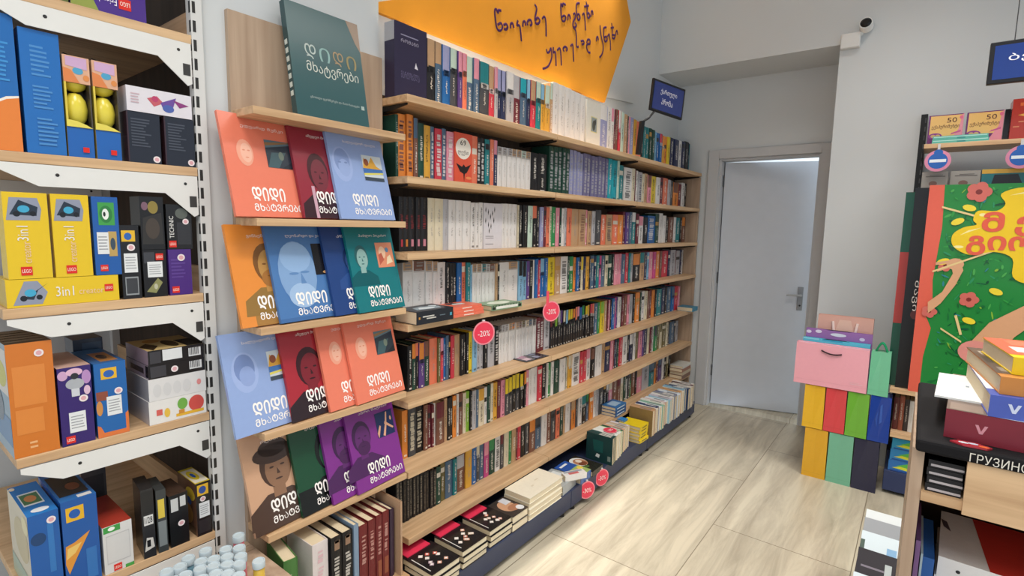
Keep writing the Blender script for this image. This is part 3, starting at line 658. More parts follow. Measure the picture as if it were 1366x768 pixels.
def bust(s, u, v, skin, dark, coat, hat=None, beard=None, w=1.0):
    """generic head and shoulders print, s = height; returns patches"""
    P = []
    W = s * w
    P.append((coat, [(u - 0.42 * W, v), (u - 0.40 * W, v + 0.20 * s), (u - 0.16 * W, v + 0.36 * s), (u + 0.16 * W, v + 0.36 * s), (u + 0.42 * W, v + 0.2 * s), (u + 0.45 * W, v)], 0.0004))
    P.append((skin, rect(u - 0.08 * W, v + 0.3 * s, u + 0.08 * W, v + 0.48 * s), 0.0005))
    P.append((dark, ell(u, v + 0.68 * s, 0.205 * W, 0.27 * s), 0.0006))
    P.append((skin, ell(u + 0.02 * W, v + 0.63 * s, 0.165 * W, 0.235 * s), 0.0007))
    for du in (-0.055, 0.085):
        P.append((dark, ell(u + du * W, v + 0.67 * s, 0.03 * W, 0.013 * s, 10), 0.0008))
    P.append((dark, [(u + 0.01 * W, v + 0.65 * s), (u + 0.045 * W, v + 0.57 * s), (u + 0.0 * W, v + 0.57 * s)], 0.0008))
    P.append((dark, ell(u + 0.015 * W, v + 0.51 * s, 0.05 * W, 0.012 * s, 10), 0.0008))
    if beard:
        P.append((beard, ell(u + 0.02 * W, v + 0.475 * s, 0.14 * W, 0.12 * s), 0.00075))
    if hat:
        P.append((hat, ell(u, v + 0.84 * s, 0.27 * W, 0.12 * s), 0.0009))
        P.append((hat, ell(u, v + 0.91 * s, 0.19 * W, 0.11 * s), 0.0009))
    return P

# S1: navy novel at the left end, cover turned outward
f = panel_book('face_out_book', (-1.57, 1.316, 1.9615), (0, 1, 0), (0, 0, 1), 0.158, 0.265, 0.055, '#2a2440')
P = [('#8a86a0', rect(0.03, 0.222, 0.115, 0.226), 0.0006), ('#d9d5de', [(0.096, 0.118), (0.114, 0.116), (0.106, 0.13), (0.103, 0.14)], 0.0006)]
b = f(M_COVER, P)
b2 = MB().box(-0.0008, 0, 0.001, 0.054, 0.2, 0.2645, '#a9a8ac'); b2.build('spine_band', M_COVER, b)
text('ᲠᲝᲛᲐᲜᲘ', 0.03, 0.198, 0.085, 0.012, '#a7a2b6', b, 'title_lettering')
text('ᲛᲐᲠᲢᲝᲮᲔᲚᲐ', 0.03, 0.072, 0.09, 0.026, '#6a6484', b, 'title_lettering')
tag(b, 'thick dark purple book facing outward at the left end of the top shelf', 'book', 'face-out books on the long bookcase')
# S1: cream cover with a small picture
f = panel_book('face_out_book', (-1.6, 2.753, 1.9615), (0, 1, 0), (0, 0, 1), 0.165, 0.272, 0.02, '#dcd9cf')
P = [('#d8cf8c', rect(0.05, 0.095, 0.125, 0.185), 0.0005), ('#8f9a9c', rect(0.055, 0.1, 0.12, 0.18), 0.0006), ('#4f5148', ell(0.085, 0.135, 0.018, 0.03), 0.0007), ('#3c3a36', ell(0.1, 0.155, 0.01, 0.018), 0.0008)]
b = f(M_COVER, P)
tag(b, 'cream book facing outward with a small painted picture, top shelf', 'book', 'face-out books on the long bookcase')
# S2: red cover with a white blot and a bird
f = panel_book('face_out_book', (-1.6, 1.662, 1.6735), (0, 1, 0), (0, 0, 1), 0.11, 0.216, 0.024, '#d9583f')
P = [('#ece6da', ell(0.0535, 0.152, 0.0474, 0.045), 0.0005), ('#e88f5a', ell(0.0886, 0.03, 0.0183, 0.006), 0.0005),
     ('#221a1c', [(0.0092, 0.088), (0.0458, 0.075), (0.0565, 0.086), (0.0688, 0.075), (0.1039, 0.09), (0.0764, 0.052), (0.0642, 0.046), (0.0596, 0.012), (0.055, 0.046), (0.0336, 0.054)], 0.0006)]
b = f(M_COVER, P)
text('69', 0.034, 0.165, 0.036, 0.022, '#241f22', b, 'title_lettering')
text('ლექსი', 0.02, 0.122, 0.066, 0.024, '#3a2f33', b, 'title_lettering')
tag(b, 'red-orange book facing outward with a white blot and black bird, second shelf', 'book', 'face-out books on the long bookcase')
# S3: white cover with flying birds
f = panel_book('face_out_book', (-1.6, 1.857, 1.3925), (0, 1, 0), (0, 0, 1), 0.133, 0.209, 0.018, '#d6d3d8')
P = []
for cx, cy in ((0.012, 0.18), (0.03, 0.17), (0.045, 0.15), (0.06, 0.165), (0.075, 0.182), (0.012, 0.13), (0.032, 0.112), (0.05, 0.105), (0.07, 0.132), (0.038, 0.085)):
    P.append(('#2d2b30', [(cx, cy + 0.014), (cx + 0.004, cy), (cx + 0.001, cy - 0.016), (cx - 0.003, cy - 0.004)], 0.0006))
P += [('#8f8c92', rect(0.012, z, 0.07, z + 0.003), 0.0006) for z in (0.048, 0.056, 0.02)]
b = f(M_COVER, P)
tag(b, 'white book facing outward with black falling bird marks, third shelf', 'book', 'face-out books on the long bookcase')

# ------------------------------------------------------------------ books lying flat on the bookcase
def flat_book(name, loc, rz, l, w, t, cover, label, patches=(), spine_marks=(), group=None, cat='book', mats=None, fore=False):
    """book lying flat: spine along local x at y=0 facing -y, depth w to +y, thickness up"""
    c = min(0.0022, t * 0.15)
    mb = MB()
    mb.box(0, l, 0, w, 0, c, cover); mb.box(0, l, 0, w, t - c, t, cover); mb.box(0, l, *((w - c, w) if fore else (0, c)), c, t - c, cover)
    for col, poly, e in patches:                                       # print on the top cover, local (x, y)
        mb.face([(a, b, t + e) for a, b in poly], col)
    for col, poly, e in spine_marks:                                   # print on the spine, local (x, z)
        mb.face([(a, -e, b) for a, b in poly], col)
    o = mb.build(name, mats or M_COVER, mw=Matrix.Translation(Vector(loc)) @ Matrix.Rotation(rz, 4, 'Z'))
    MB().box(0.002, l - 0.002, *((0.003, w - c) if fore else (c, w - 0.003)), c, t - c, '#dccdae').build('page_block', M_PAPER, o)
    tag(o, label, cat, group)
    return o

R90 = math.pi / 2
Z4 = SHELF_Z[4] + 0.0005
# spine towards the room: local x along +y, local y towards the wall
flat_book('book', (-1.475, 1.335, Z4), R90, 0.195, 0.125, 0.05, '#23272f', 'thick black book lying flat on the fourth long shelf at the left end',
          [('#8fa0aa', [(0.03, 0.03), (0.15, 0.02), (0.17, 0.06), (0.1, 0.09), (0.05, 0.08)], 0.0005), ('#dfe7ea', [(0.05, 0.04), (0.12, 0.03), (0.14, 0.05), (0.07, 0.07)], 0.0008), ('#c9d6dc', ell(0.15, 0.075, 0.02, 0.014), 0.0009)],
          [('#c9c6bf', rect(0.03, 0.026, 0.09, 0.031), 0.0006), ('#c9c6bf', rect(0.05, 0.018, 0.1, 0.0225), 0.0006), ('#6f7f8a', rect(0.12, 0.024, 0.15, 0.027), 0.0006), ('#c48a3f', rect(0.01, 0.02, 0.018, 0.029), 0.0006), ('#4fa0b8', rect(0.176, 0.018, 0.187, 0.03), 0.0006)])
for k in range(3):
    flat_book('book', (-1.487 - 0.003 * k, 1.545 + 0.004 * (k % 2), Z4 + k * 0.0135), R90 + 0.02 * (k - 1), 0.185, 0.125, 0.013, '#e5745a', 'coral paperback lying %s in the stack of three on the fourth long shelf' % ['lowest', 'in the middle', 'topmost'][k],
              [('#2f3a48', rect(0.05, 0.07, 0.11, 0.1), 0.0005), ('#d8dcd8', [(0.06, 0.055), (0.13, 0.045), (0.135, 0.075), (0.08, 0.08)], 0.0007)],
              [('#f0dfd2', rect(0.06, 0.004, 0.12, 0.008), 0.0006)], group='coral paperbacks lying flat')
flat_book('book', (-1.49, 1.79, Z4), R90 - 0.05, 0.21, 0.115, 0.022, '#7c9a78', 'green and cream patterned book lying flat beside the coral stack',
          [('#dfe8d6', ell(0.105, 0.055, 0.07, 0.035), 0.0006), ('#37513a', rect(0.02, 0.005, 0.19, 0.012), 0.0005)],
          [('#e4e3da', rect(0.03, 0.005, 0.18, 0.017), 0.0006)] + [('#20261f', rect(0.005 + 0.02 * k, 0.018, 0.015 + 0.02 * k, 0.0215), 0.0006) for k in range(10)] + [('#262b24', rect(0.005, 0.004, 0.025, 0.016), 0.0007), ('#262b24', rect(0.185, 0.004, 0.205, 0.016), 0.0007)])
o = MB().box(0, 0.13, 0, 0.19, 0, 0.003, '#1c1a1f', pz='#27232b')
for col, x, y, a, b in (('#b98aa0', 0.02, 0.02, 0.05, 0.06), ('#d3b6c0', 0.075, 0.02, 0.04, 0.05), ('#6c6f86', 0.02, 0.11, 0.045, 0.05), ('#8d90a6', 0.08, 0.1, 0.035, 0.04)):
    o.face([(x, y, 0.0035), (x + a, y, 0.0035), (x + a, y + b, 0.0035), (x, y + b, 0.0035)], col)
o = o.build('leaflet', M_GLOSS, loc=(-1.65, 2.11, SHELF_Z[5] + 0.0005))
o.rotation_euler = (0, 0, -0.05)
tag(o, 'dark glossy leaflet with pink pictures lying on the fifth long shelf', 'leaflet')
flat_book('book', (-1.46, 4.34, SHELF_Z[5] + 0.0005), R90, 0.13, 0.13, 0.035, '#2f7f9c', 'book with teal spine lying flat at the far end of the fifth long shelf')
for k, (c, t) in enumerate((('#7c5b4a', 0.03), ('#b9a98e', 0.026), ('#9a6a55', 0.028), ('#cfccc4', 0.02))):
    flat_book('book', (-1.48, 4.24 + 0.01 * (k % 2), SHELF_Z[7] + 0.001 + [0, 0.031, 0.058, 0.087][k]), R90, 0.2, 0.11, t, c, ['brown', 'beige', 'reddish-brown', 'pale grey'][k] + ' book, %s of flat pile, far end of lowest long shelf' % ['bottom', 'second', 'third', 'top'][k], group='flat pile on the lowest shelf')
for k in range(3):
    flat_book('book', (-1.495, 3.075, SHELF_Z[7] + 0.001 + k * 0.0215), R90, 0.155, 0.105, 0.021, ['#2b5b92', '#27528a', '#2f6aa2'][k], 'blue book, %s of three lying flat on the lowest long shelf' % ['bottom', 'middle', 'top'][k],
              [('#9bb7cf', rect(0.03, 0.02, 0.12, 0.085), 0.0006)], [('#d5e1ea', rect(0.02, 0.007, 0.13, 0.013), 0.0006)], group='blue books lying flat')

# ------------------------------------------------------------------ discount tags
def disc_tag(loc, nrm, r, words, label, clip):
    n = Vector(nrm).normalized()
    u = Vector((0, 0, 1)).cross(n)
    root = empty('discount_tag', mw=frame(loc, u, (0, 0, 1)))
    tag(root, label, 'price tag', 'round red discount tags')
    e = lambda rr: ell(0, 0, rr, n=32)
    m = MB().prism([(a, b) for a, b in e(r)], 'y', 0, 0.002, '#f08f9b')
    m.patch(e(r * 0.88), '#e83f58', 0.0004)
    m.build('disc', M_GLOSS, root)
    text(words, -r * 0.55, -r * 0.28, r * 1.1, r * 0.5, '#f6e4e4', root, 'lettering', 0.0012)
    if clip == 'bar':
        MB().box(-r * 0.62, -r * 0.32, -0.001, 0.001, r * 0.5, r * 2.0, '#e8485a').build('strip', M_GLOSS, root)
    else:
        MB().box(-0.006, 0.006, 0.0025, 0.01, r * 0.75, r * 1.1, '#d9d9d9').build('clip', M_METAL, root)
disc_tag((-1.475, 1.722, 1.036), (1, -0.45, 0.3), 0.052, '-20%', 'round red minus twenty percent tag under the flat books on the fourth long shelf', 'clip')
disc_tag((-1.46, 2.226, 1.075), (0.75, -0.3, 0.62), 0.052, '-20%', 'round red minus twenty percent tag hanging by the bookcase joint', 'bar')
disc_tag((-1.335, 2.44, 0.078), (1, -0.5, 0.1), 0.05, '-30%', 'left of two round red tags hanging on the navy plinth', 'clip')
disc_tag((-1.335, 2.61, 0.085), (1, -0.35, 0.1), 0.05, '-30%', 'right of two round red tags hanging on the navy plinth', 'clip')

# ------------------------------------------------------------------ navy genre signs
s = empty('genre_sign', mw=frame((-1.45, 3.285, 2.252), (0.358 * 0.9945, 0.934 * 0.9945, -0.1045), (0.037, 0.0976, 0.9945)))
tag(s, 'small navy sign in a black frame on an arm above the top shelf', 'sign')
W, H = 0.30, 0.2
m = MB().box(0, W, 0, 0.016, 0, H, '#131316')
m.build('sign_frame', M_METAL, s, bevel=0.003)
MB().box(0.014, W - 0.014, -0.001, 0, 0.014, H - 0.014, '#2b3a7c').build('sign_face', M_GLOSS, s)
text('ქართული', 0.075, 0.112, 0.15, 0.04, '#e9e9f2', s, 'lettering', 0.0016)
text('პროზა', 0.09, 0.055, 0.105, 0.038, '#e9e9f2', s, 'lettering', 0.0016)
MB().tube([(0.05, 0.008, 0.004), (0.01, 0.012, -0.05), (-0.04, 0.016, -0.085)], 0.007, '#131316').build('sign_arm', M_METAL, s)
MB().box(-0.05, -0.025, 0.005, 0.03, -0.29, -0.08, '#131316').build('sign_post', M_METAL, s)

s = empty('genre_sign', mw=frame((0.163, 3.3, 2.18), (1, 0, 0), (0, 0, 1)))
tag(s, 'large navy hanging sign in a black frame at the upper right corner', 'sign')
MB().box(0, 0.62, 0, 0.03, 0, 0.182, '#14151b').build('sign_frame', M_METAL, s, bevel=0.003)
MB().box(0.017, 0.603, -0.001, 0, 0.017, 0.165, '#1f3a80').build('sign_face', M_GLOSS, s)
text('ბესტსელერი', 0.066, 0.085, 0.47, 0.04, '#e6e9f4', s, 'lettering', 0.0016)
for x in (0.08, 0.54):
    MB().cyl((x, 0.015, 0.182), (x, 0.015, 1.22), 0.002, 0.002, '#3a3a3c', 6).build('hanging_wire', M_METAL, s)

# security camera on its box
s = empty('security_camera', (-0.45, 4.08, 2.72))
tag(s, 'white dome security camera on a junction box above the door corner', 'camera')
MB().box(-0.075, 0.03, -0.045, 0, -0.07, 0.02, '#dcdcda').build('junction_box', M_MATTE, s, bevel=0.006)
m = MB().cyl((0.055, -0.02, 0.045), (0.055, -0.075, 0.055), 0.038, 0.034, '#e4e4e2', 24)
m.build('camera_body', M_MATTE, s, smooth=True)
MB().cyl((0.055, -0.0751, 0.055), (0.055, -0.085, 0.057), 0.03, 0.018, '#0d0d0f', 24).build('lens', M_GLOSS, s, smooth=True)
MB().cyl((0.02, -0.02, 0.0), (0.055, -0.025, 0.04), 0.012, 0.012, '#d8d8d6').build('camera_arm', M_MATTE, s)

# ------------------------------------------------------------------ art albums on the display column
LOW, HIGH = -1.512, -1.594
SKEW = 0.07
last = [None, 0.0, 0.0]                                               # row, left edge, forward offset of the album before
def album(row, i, y0, w, L, t, cover, who, label, prints, lift=0.0, top_text='#f2e8e4', title='#f4efec', spine=None, yaw=0.0):
    z = DZS[row] + 0.0006
    if row and w < 0.26:
        lift = 0.0 if last[0] != row else last[2] + t + 0.0034 - SKEW * (y0 - last[1])
        last[:] = [row, y0, lift]
        yaw = SKEW
    hi = HIGH if row else -1.585
    lean = math.atan2(hi - LOW - (0 if row else lift), math.sqrt(max(L * L - (hi - LOW) ** 2, 1e-4)))
    u = (math.sin(yaw) * -1, math.cos(yaw), 0)
    v = (math.sin(lean), 0, math.cos(lean))
    mw = frame((LOW + lift, y0, z + 0.004), u, v)
    mb = MB()
    c = 0.0015
    mb.box(0, w, 0, c, 0, L, cover); mb.box(0, w, t - c, t, 0, L, cover); mb.box(0, c, c, t - c, 0, L, spine or cover)
    for col, poly, e in prints:
        mb.patch([(a * w, b * L) for a, b in poly], col, e)
    o = mb.build('art_album', M_GLOSS, mw=mw)
    MB().box(c, w - 0.002, c, t - c, 0.002, L - 0.002, '#e6dfd0').build('page_block', M_PAPER, o)
    tag(o, label, 'book', 'great painters art albums')
    if who:
        text('ᲓᲘᲓᲘ', 0.26 * w, 0.155 * L, 0.46 * w, 0.135 * L, title, o, 'title_lettering', bold=0.022)
        text('ᲛᲮᲐᲢᲕᲠᲔᲑᲘ', 0.26 * w, 0.055 * L, 0.69 * w, 0.075 * L, title, o, 'title_lettering', bold=0.012)
        text(who, 0.27 * w, 0.865 * L, 0.6 * w, 0.038 * L, top_text, o, 'name_lettering')
    return o

def portrait(u, v, s, skin, dark, coat, **k):                         # in cover fractions, narrower across
    return [(c, [(u + (a - u) * 1.32, b) for a, b in p], e) for c, p, e in bust(s, u, v, skin, dark, coat, **k)]

def picture(u0, v0, u1, v1, base, blobs):
    P = [(base, rect(u0, v0, u1, v1), 0.0009)]
    W, H = u1 - u0, v1 - v0
    for k, (col, pts) in enumerate(blobs):
        P.append((col, [(u0 + a * W, v0 + b * H) for a, b in pts], 0.001 + 0.0001 * k))
    return P

PIC_DARK = lambda: picture(0.56, 0.5, 0.95, 0.78, '#2a3542', [('#58707c', [(0, 0.7), (1, 0.9), (1, 1), (0, 1)]), ('#8a6a4a', [(0, 0.78), (1, 0.97), (1, 1), (0, 0.9)]), ('#3f5a62', [(0, 0), (0.4, 0), (0.75, 0.6), (0.2, 0.55)]), ('#6f7d70', ell(0.55, 0.45, 0.1, 0.16)), ('#1b2430', [(0.5, 0), (1, 0), (1, 0.3)])])
PIC_LAND = lambda: picture(0.56, 0.46, 0.93, 0.76, '#c9d3d8', [('#d5a03a', [(0.0, 0.45), (0.1, 0.9), (0.3, 0.65), (0.5, 0.95), (0.7, 0.6), (1, 0.45)]), ('#8c4a2c', ell(0.2, 0.72, 0.12, 0.14)), ('#3f6fb0', rect(0, 0.28, 1, 0.48)), ('#d9cf62', [(0, 0.2), (1, 0.3), (1, 0.36), (0, 0.28)]), ('#3a4654', rect(0, 0, 1, 0.14))])
SAL = ('#e37c63', '#e8a188', '#d96c58', '#e0765e')
def munch_like(row, y0, t, lift, label, yaw=0.0):
    return album(row, 0, y0, 0.225, 0.305, t, SAL[0], 'ედვარდ მუნკი', label, [(SAL[1], ell(0.27, 0.62, 0.11, 0.13), 0.0005), ('#eab39c', ell(0.285, 0.62, 0.075, 0.095), 0.0006)] + [('#d98a70', ell(0.285 + d_, 0.645, 0.02, 0.007, 10), 0.0007) for d_ in (-0.03, 0.035)] + [('#d98a70', ell(0.29, 0.575, 0.025, 0.006, 10), 0.0007)] + PIC_DARK(), lift, yaw=yaw)
T = 0.011
munch_like(1, 0.706, T, 0.0, 'salmon art album at the left end of its display shelf, below the green album')
album(1, 1, 0.912, 0.225, 0.305, T, '#8f2b3b', 'ამედეო მოდილიანი', 'crimson art album with a standing figure, between the salmon and blue ones',
      portrait(0.36, 0.0, 0.74, '#75303c', '#431a24', '#382029', w=0.85) + [('#c9a0b0', rect(0.2, 0.0, 0.25, 0.34), 0.0012)], 0.014, yaw=0.05)
album(1, 2, 1.04, 0.238, 0.305, T, '#8ea5d4', 'სალვადორ დალი', 'periwinkle blue art album with a bright landscape, right end of the upper cover row',
      [('#9aaedb', ell(0.2, 0.62, 0.17, 0.2), 0.0004), ('#7d93c4', ell(0.2, 0.66, 0.13, 0.14), 0.0005), ('#93a8d6', ell(0.22, 0.58, 0.1, 0.1), 0.0006)] + [('#7388b8', ell(0.2 + d, 0.64, 0.03, 0.01, 10), 0.0007) for d in (-0.05, 0.06)] + PIC_LAND(), 0.026, yaw=0.05)
album(2, 0, 0.711, 0.225, 0.305, T, '#df8a3a', 'ვინსენტ ვან გოგი', 'orange art album with a bearded portrait at the left end of its shelf',
      portrait(0.5, 0.1, 0.75, '#b58646', '#7a4f24', '#8f6d35', beard='#a06a30') + [('#a2763a', rect(0.2, 0.0, 1.0, 0.13), 0.0003)], 0.0)
album(2, 1, 0.823, 0.245, 0.305, T, '#4a76ae', 'ლეონარდო და ვინჩი', 'mid blue art album with a large pale old face and a dark picture',
      [('#7fa1cc', ell(0.36, 0.5, 0.27, 0.33), 0.0004), ('#8fb0d8', ell(0.36, 0.66, 0.22, 0.16), 0.0005), ('#5f86b8', ell(0.3, 0.49, 0.07, 0.014, 10), 0.0006), ('#5f86b8', ell(0.46, 0.5, 0.07, 0.014, 10), 0.0006), ('#5f86b8', [(0.4, 0.5), (0.46, 0.38), (0.38, 0.38)], 0.0006), ('#9dbadd', ell(0.38, 0.26, 0.2, 0.13), 0.0005), ('#41699f', rect(0.0, 0.0, 1, 0.04), 0.0003)] + picture(0.62, 0.46, 0.99, 0.8, '#17151a', [('#b98a5c', ell(0.6, 0.76, 0.11, 0.15)), ('#a8774a', [(0.4, 0.35), (0.55, 0.65), (0.75, 0.6), (0.9, 0.35), (0.8, 0.1), (0.5, 0.1)]), ('#d0a06c', ell(0.55, 0.08, 0.25, 0.06))]), 0.014, yaw=0.05)
album(2, 2, 1.011, 0.225, 0.305, T, '#22417c', 'კლოდ მონე', 'navy art album with a faint figure, between the mid blue and teal ones',
      portrait(0.45, 0.28, 0.5, '#3d5a92', '#1b2f5e', '#2c4d8a', beard='#5a76a8'), 0.026, yaw=0.05)
album(2, 3, 1.097, 0.214, 0.305, T, '#17737a', 'პაბლო პიკასო', 'teal art album with a coral picture at the right end of its shelf',
      portrait(0.25, 0.3, 0.5, '#8db0ac', '#2c5f62', '#11585f') + picture(0.58, 0.5, 0.95, 0.8, '#d98c6c', [('#e8c0a0', ell(0.35, 0.6, 0.2, 0.25)), ('#b95f4c', [(0.1, 0.1), (0.4, 0.3), (0.3, 0.6), (0.1, 0.5)]), ('#5a86a8', ell(0.65, 0.7, 0.1, 0.1)), ('#e6d2b0', [(0.5, 0.1), (0.9, 0.2), (0.8, 0.5), (0.6, 0.4)])]), 0.038, yaw=0.05)
album(3, 0, 0.681, 0.24, 0.305, T, '#8ea5d4', 'სალვადორ დალი', 'pale blue art album overhanging the left end of the shelf, beside the dark red one',
      [('#9aaedb', ell(0.25, 0.6, 0.17, 0.2), 0.0004), ('#7288ba', ell(0.25, 0.64, 0.13, 0.14), 0.0005), ('#8ba0d0', ell(0.27, 0.56, 0.1, 0.1), 0.0006)] + PIC_LAND(), 0.0)
album(3, 1, 0.856, 0.225, 0.305, T, '#a32633', 'ამედეო მოდილიანი', 'dark red art album with a black figure, on the shelf of salmon albums',
      portrait(0.4, 0.0, 0.78, '#7a1f2b', '#38121a', '#2a1a20'), 0.014, yaw=0.05)
munch_like(3, 0.984, T, 0.026, 'salmon art album half hidden by the salmon album on its right', 0.05)
munch_like(3, 1.085, T, 0.038, 'salmon art album with a dark picture at the right end of its shelf', 0.05)
album(4, 0, 0.726, 0.24, 0.305, T, '#c79e80', 'რემბრანდტი', 'tan art album with a hatted brown portrait on the lowest cover shelf',
      portrait(0.42, 0.06, 0.82, '#8d6a52', '#4a372e', '#4d3b33', hat='#42322b') + [('#4d3b33', rect(0.0, 0.0, 1, 0.22), 0.00035)] + picture(0.66, 0.58, 0.98, 0.84, '#1d1715', [('#6a4a34', ell(0.4, 0.5, 0.12, 0.2)), ('#8a6a4c', ell(0.75, 0.4, 0.1, 0.2))]), 0.0)
album(4, 1, 0.878, 0.225, 0.305, T, '#17482f', 'დიეგო ველასკესი', 'dark green art album with a black figure on the lowest cover shelf',
      portrait(0.6, 0.02, 0.85, '#2c5a40', '#0f1512', '#0f1311') + [('#0f1311', rect(0.0, 0.0, 1, 0.26), 0.00035)], 0.014, yaw=0.05)
PIC_DANCE = lambda: picture(0.58, 0.52, 0.95, 0.82, '#1c2c5a', [('#d9a487', [(0.05, 0), (0.25, 0.45), (0.18, 0.5), (0.0, 0.2)]), ('#d9a487', [(0.3, 0.05), (0.5, 0.5), (0.62, 0.95), (0.7, 0.95), (0.58, 0.45), (0.42, 0.0)]), ('#d9a487', [(0.45, 0.5), (0.9, 0.2), (0.95, 0.26), (0.5, 0.6)]), ('#d9a487', ell(0.85, 0.65, 0.05, 0.09))])
PUR = '#7c2f88'
album(4, 2, 0.987, 0.225, 0.305, T, PUR, 'ანრი მატისი', 'purple art album half hidden by the purple one on its right', portrait(0.35, 0.12, 0.72, '#5d2868', '#3d1c48', '#4a2156', beard='#47204f'), 0.026, yaw=0.05)
album(4, 3, 1.081, 0.226, 0.305, T, PUR, 'ანრი მატისი', 'purple art album with a small navy picture at the right end', portrait(0.25, 0.16, 0.68, '#5d2868', '#3d1c48', '#4a2156', beard='#47204f') + PIC_DANCE(), 0.038, yaw=0.05)
# the big green album on the top display shelf
o = album(0, 0, 0.905, 0.2621, 0.35, 0.026, '#2f5559', None, 'large dark green art album leaning alone on the top display shelf', [('#8f7a68', [(0.82, 1), (1, 1), (1, 0.72), (0.93, 0.8)], 0.0004)], -0.012, spine='#26474b')
for k, (ch, c) in enumerate((('Დ', '#b9c4bf'), ('Ი', '#8fb0ac'), ('Დ', '#a89070'), ('Ი', '#9a8a62'))):
    text(ch, 0.05 + 0.05 * k, 0.185, 0.038, 0.045, c, o, 'title_lettering')
text('მხატვრები', 0.05, 0.135, 0.19, 0.042, '#ccd0c6', o, 'title_lettering')
text('ცნობილი ფერმწერები და მათი ნახატები', 0.05, 0.058, 0.18, 0.009, '#b4bfba', o, 'small_lettering')
MB().box(0.238, 0.25, -0.0008, 0, 0.055, 0.068, '#9fb0ac').build('publisher_mark', M_INK, o)
for k in range(7):
    MB().box(-0.0008, 0, 0.008, 0.022, 0.06 + 0.026 * k, 0.075 + 0.026 * k, '#c9cfc6').build('spine_letter', M_INK, o)

# books standing on the floor-level shelf of the column
def spine_book(y, t, h, d, x, z, col, label, marks, zones=None, rz=0.0, group=None, top='#e2d4b8'):
    o = book_mesh(t, h, d, zones or [(0, 1, col)], marks).build('book', M_COVER, loc=(x, y, z))
    o.rotation_euler = (0, 0, rz)
    page_block(t, h, d, o)
    tag(o, label, 'book', group or 'books on the lowest display shelf')
    return o
rg = random.Random(3)
X5, Z5 = -1.45, 0.2005
spine_book(0.776, 0.042, 0.272, 0.15, X5, Z5, '#4a7a3f', 'green hardback with a turned cover at the left end of the lowest display shelf', run_of_marks(rg, 0.3, 0.85, '#cfe0b8', 0.2, 0.03), rz=-0.16)
spine_book(0.878, 0.056, 0.27, 0.155, X5 - 0.01, Z5, '#dcd3d2', 'thick white hardback with pale pink lettering on the lowest display shelf', run_of_marks(rg, 0.35, 0.9, '#d9a9b4', 0.35, 0.06))
for k in range(2):
    o = spine_book(0.941 + 0.042 * k, 0.038, 0.268, 0.155, X5, Z5, '#1b1a1c', '%s of two black hardbacks with a face on the spine, lowest display shelf' % ['left', 'right'][k], run_of_marks(rg, 0.2, 0.74, '#d9d4cc', 0.5, 0.05) + [(0.25, 0.75, 0.83, 0.95, '#a9876e'), (0.3, 0.7, 0.92, 0.97, '#3b2d28')])
spine_book(1.028, 0.019, 0.275, 0.155, X5, Z5, '#7d93ab', 'slim grey-blue book between the black and maroon hardbacks', [])
for k, (y, t) in enumerate(((1.05, 0.034), (1.088, 0.03), (1.122, 0.025), (1.15, 0.028))):
    spine_book(y, t, 0.26 + 0.003 * k, 0.155, X5, Z5, '#6d2426', '%s of four maroon hardbacks on the lowest display shelf' % ['first from left', 'second from left', 'third from left', 'rightmost'][k],
               run_of_marks(rg, 0.45, 0.85, '#c99a90', 0.5, 0.05) + ([(0.2, 0.8, 0.12, 0.36, '#9a5a3c')] if k > 1 else []))
spine_book(1.187, 0.018, 0.262, 0.155, X5 - 0.004, Z5, '#3b2a3c', 'dark plum book right of the four maroon hardbacks', [])
spine_book(1.214, 0.008, 0.29, 0.15, X5 + 0.02, Z5, '#b8977a', 'thin tan board at the right end of the lowest display shelf', [], rz=-0.02)

# ------------------------------------------------------------------ books on the navy plinth
ZP = 0.1255
# black cookbooks in three piles, three high
for p, (y, dx) in enumerate(((1.285, 0.0), (1.463, -0.01), (1.642, -0.018))):
    for k in range(3):
        P = []
        if k == 2:
            P = [('#d9d5cf', rect(0.012, 0.022, 0.016, 0.13), 0.0006)]
            rr = random.Random(40 + p)
            for q in range(9):
                a, b = rr.uniform(0.04, 0.12), rr.uniform(0.03, 0.12)
                col = rr.choice(['#e8ded6', '#d9a48f', '#cdb8a6', '#e7e3de', '#c9806c']) if p else rr.choice(['#d96a5a', '#e8ded6', '#d9a48f', '#b9a2ac'])
                P.append((col, [(a, b - 0.0115), (a + 0.0115, b), (a, b + 0.0115), (a - 0.0115, b)], 0.0007 + q * 0.00005))
                P.append(('#f4efe9', ell(a, b, 0.005, n=8), 0.0012 + q * 0.00005))
        flat_book('book', (-1.338 + dx + 0.003 * (k % 2), y + 0.004 * (k % 2), ZP + k * 0.0265), R90, 0.15, 0.165, 0.026, '#201d1f',
                  'black square-patterned book, %s of the %s pile on the navy plinth' % (['bottom', 'middle', 'top'][k], ['nearest', 'second', 'third'][p]), P, group='black books piled on the plinth', mats=M_GLOSS, fore=True)
    # fore-edge pages face the room: show them with a cream block in front of the spine side
    o = MB().box(-0.10, -0.0, 0.01, 0.13, 0, 0.004, '#e23a58').build('price_strip', M_GLOSS, loc=(-1.486, y, ZP + 0.0797))
    tag(o, 'red sale strip lying on the %s black pile under the lowest shelf' % ['nearest', 'second', 'third'][p], 'price strip', 'red strips on the black piles')
for k in range(2):
    P = [('#c79a7a', ell(0.055, 0.08, 0.04, 0.05), 0.0005), ('#a9765a', ell(0.07, 0.05, 0.035, 0.025), 0.0006), ('#c9ccd4', rect(0.06, 0.09, 0.1, 0.14), 0.0007), ('#e0e2e6', ell(0.09, 0.03, 0.02, 0.02), 0.0008)] if k else []
    flat_book('book', (-1.352, 1.797, ZP + k * 0.038), R90, 0.115, 0.15, 0.0375, '#3b3431', 'dark book with a pale figure print, %s of two beside the white pile' % ['lower', 'upper'][k], P, group='figure print books on the plinth', fore=True)
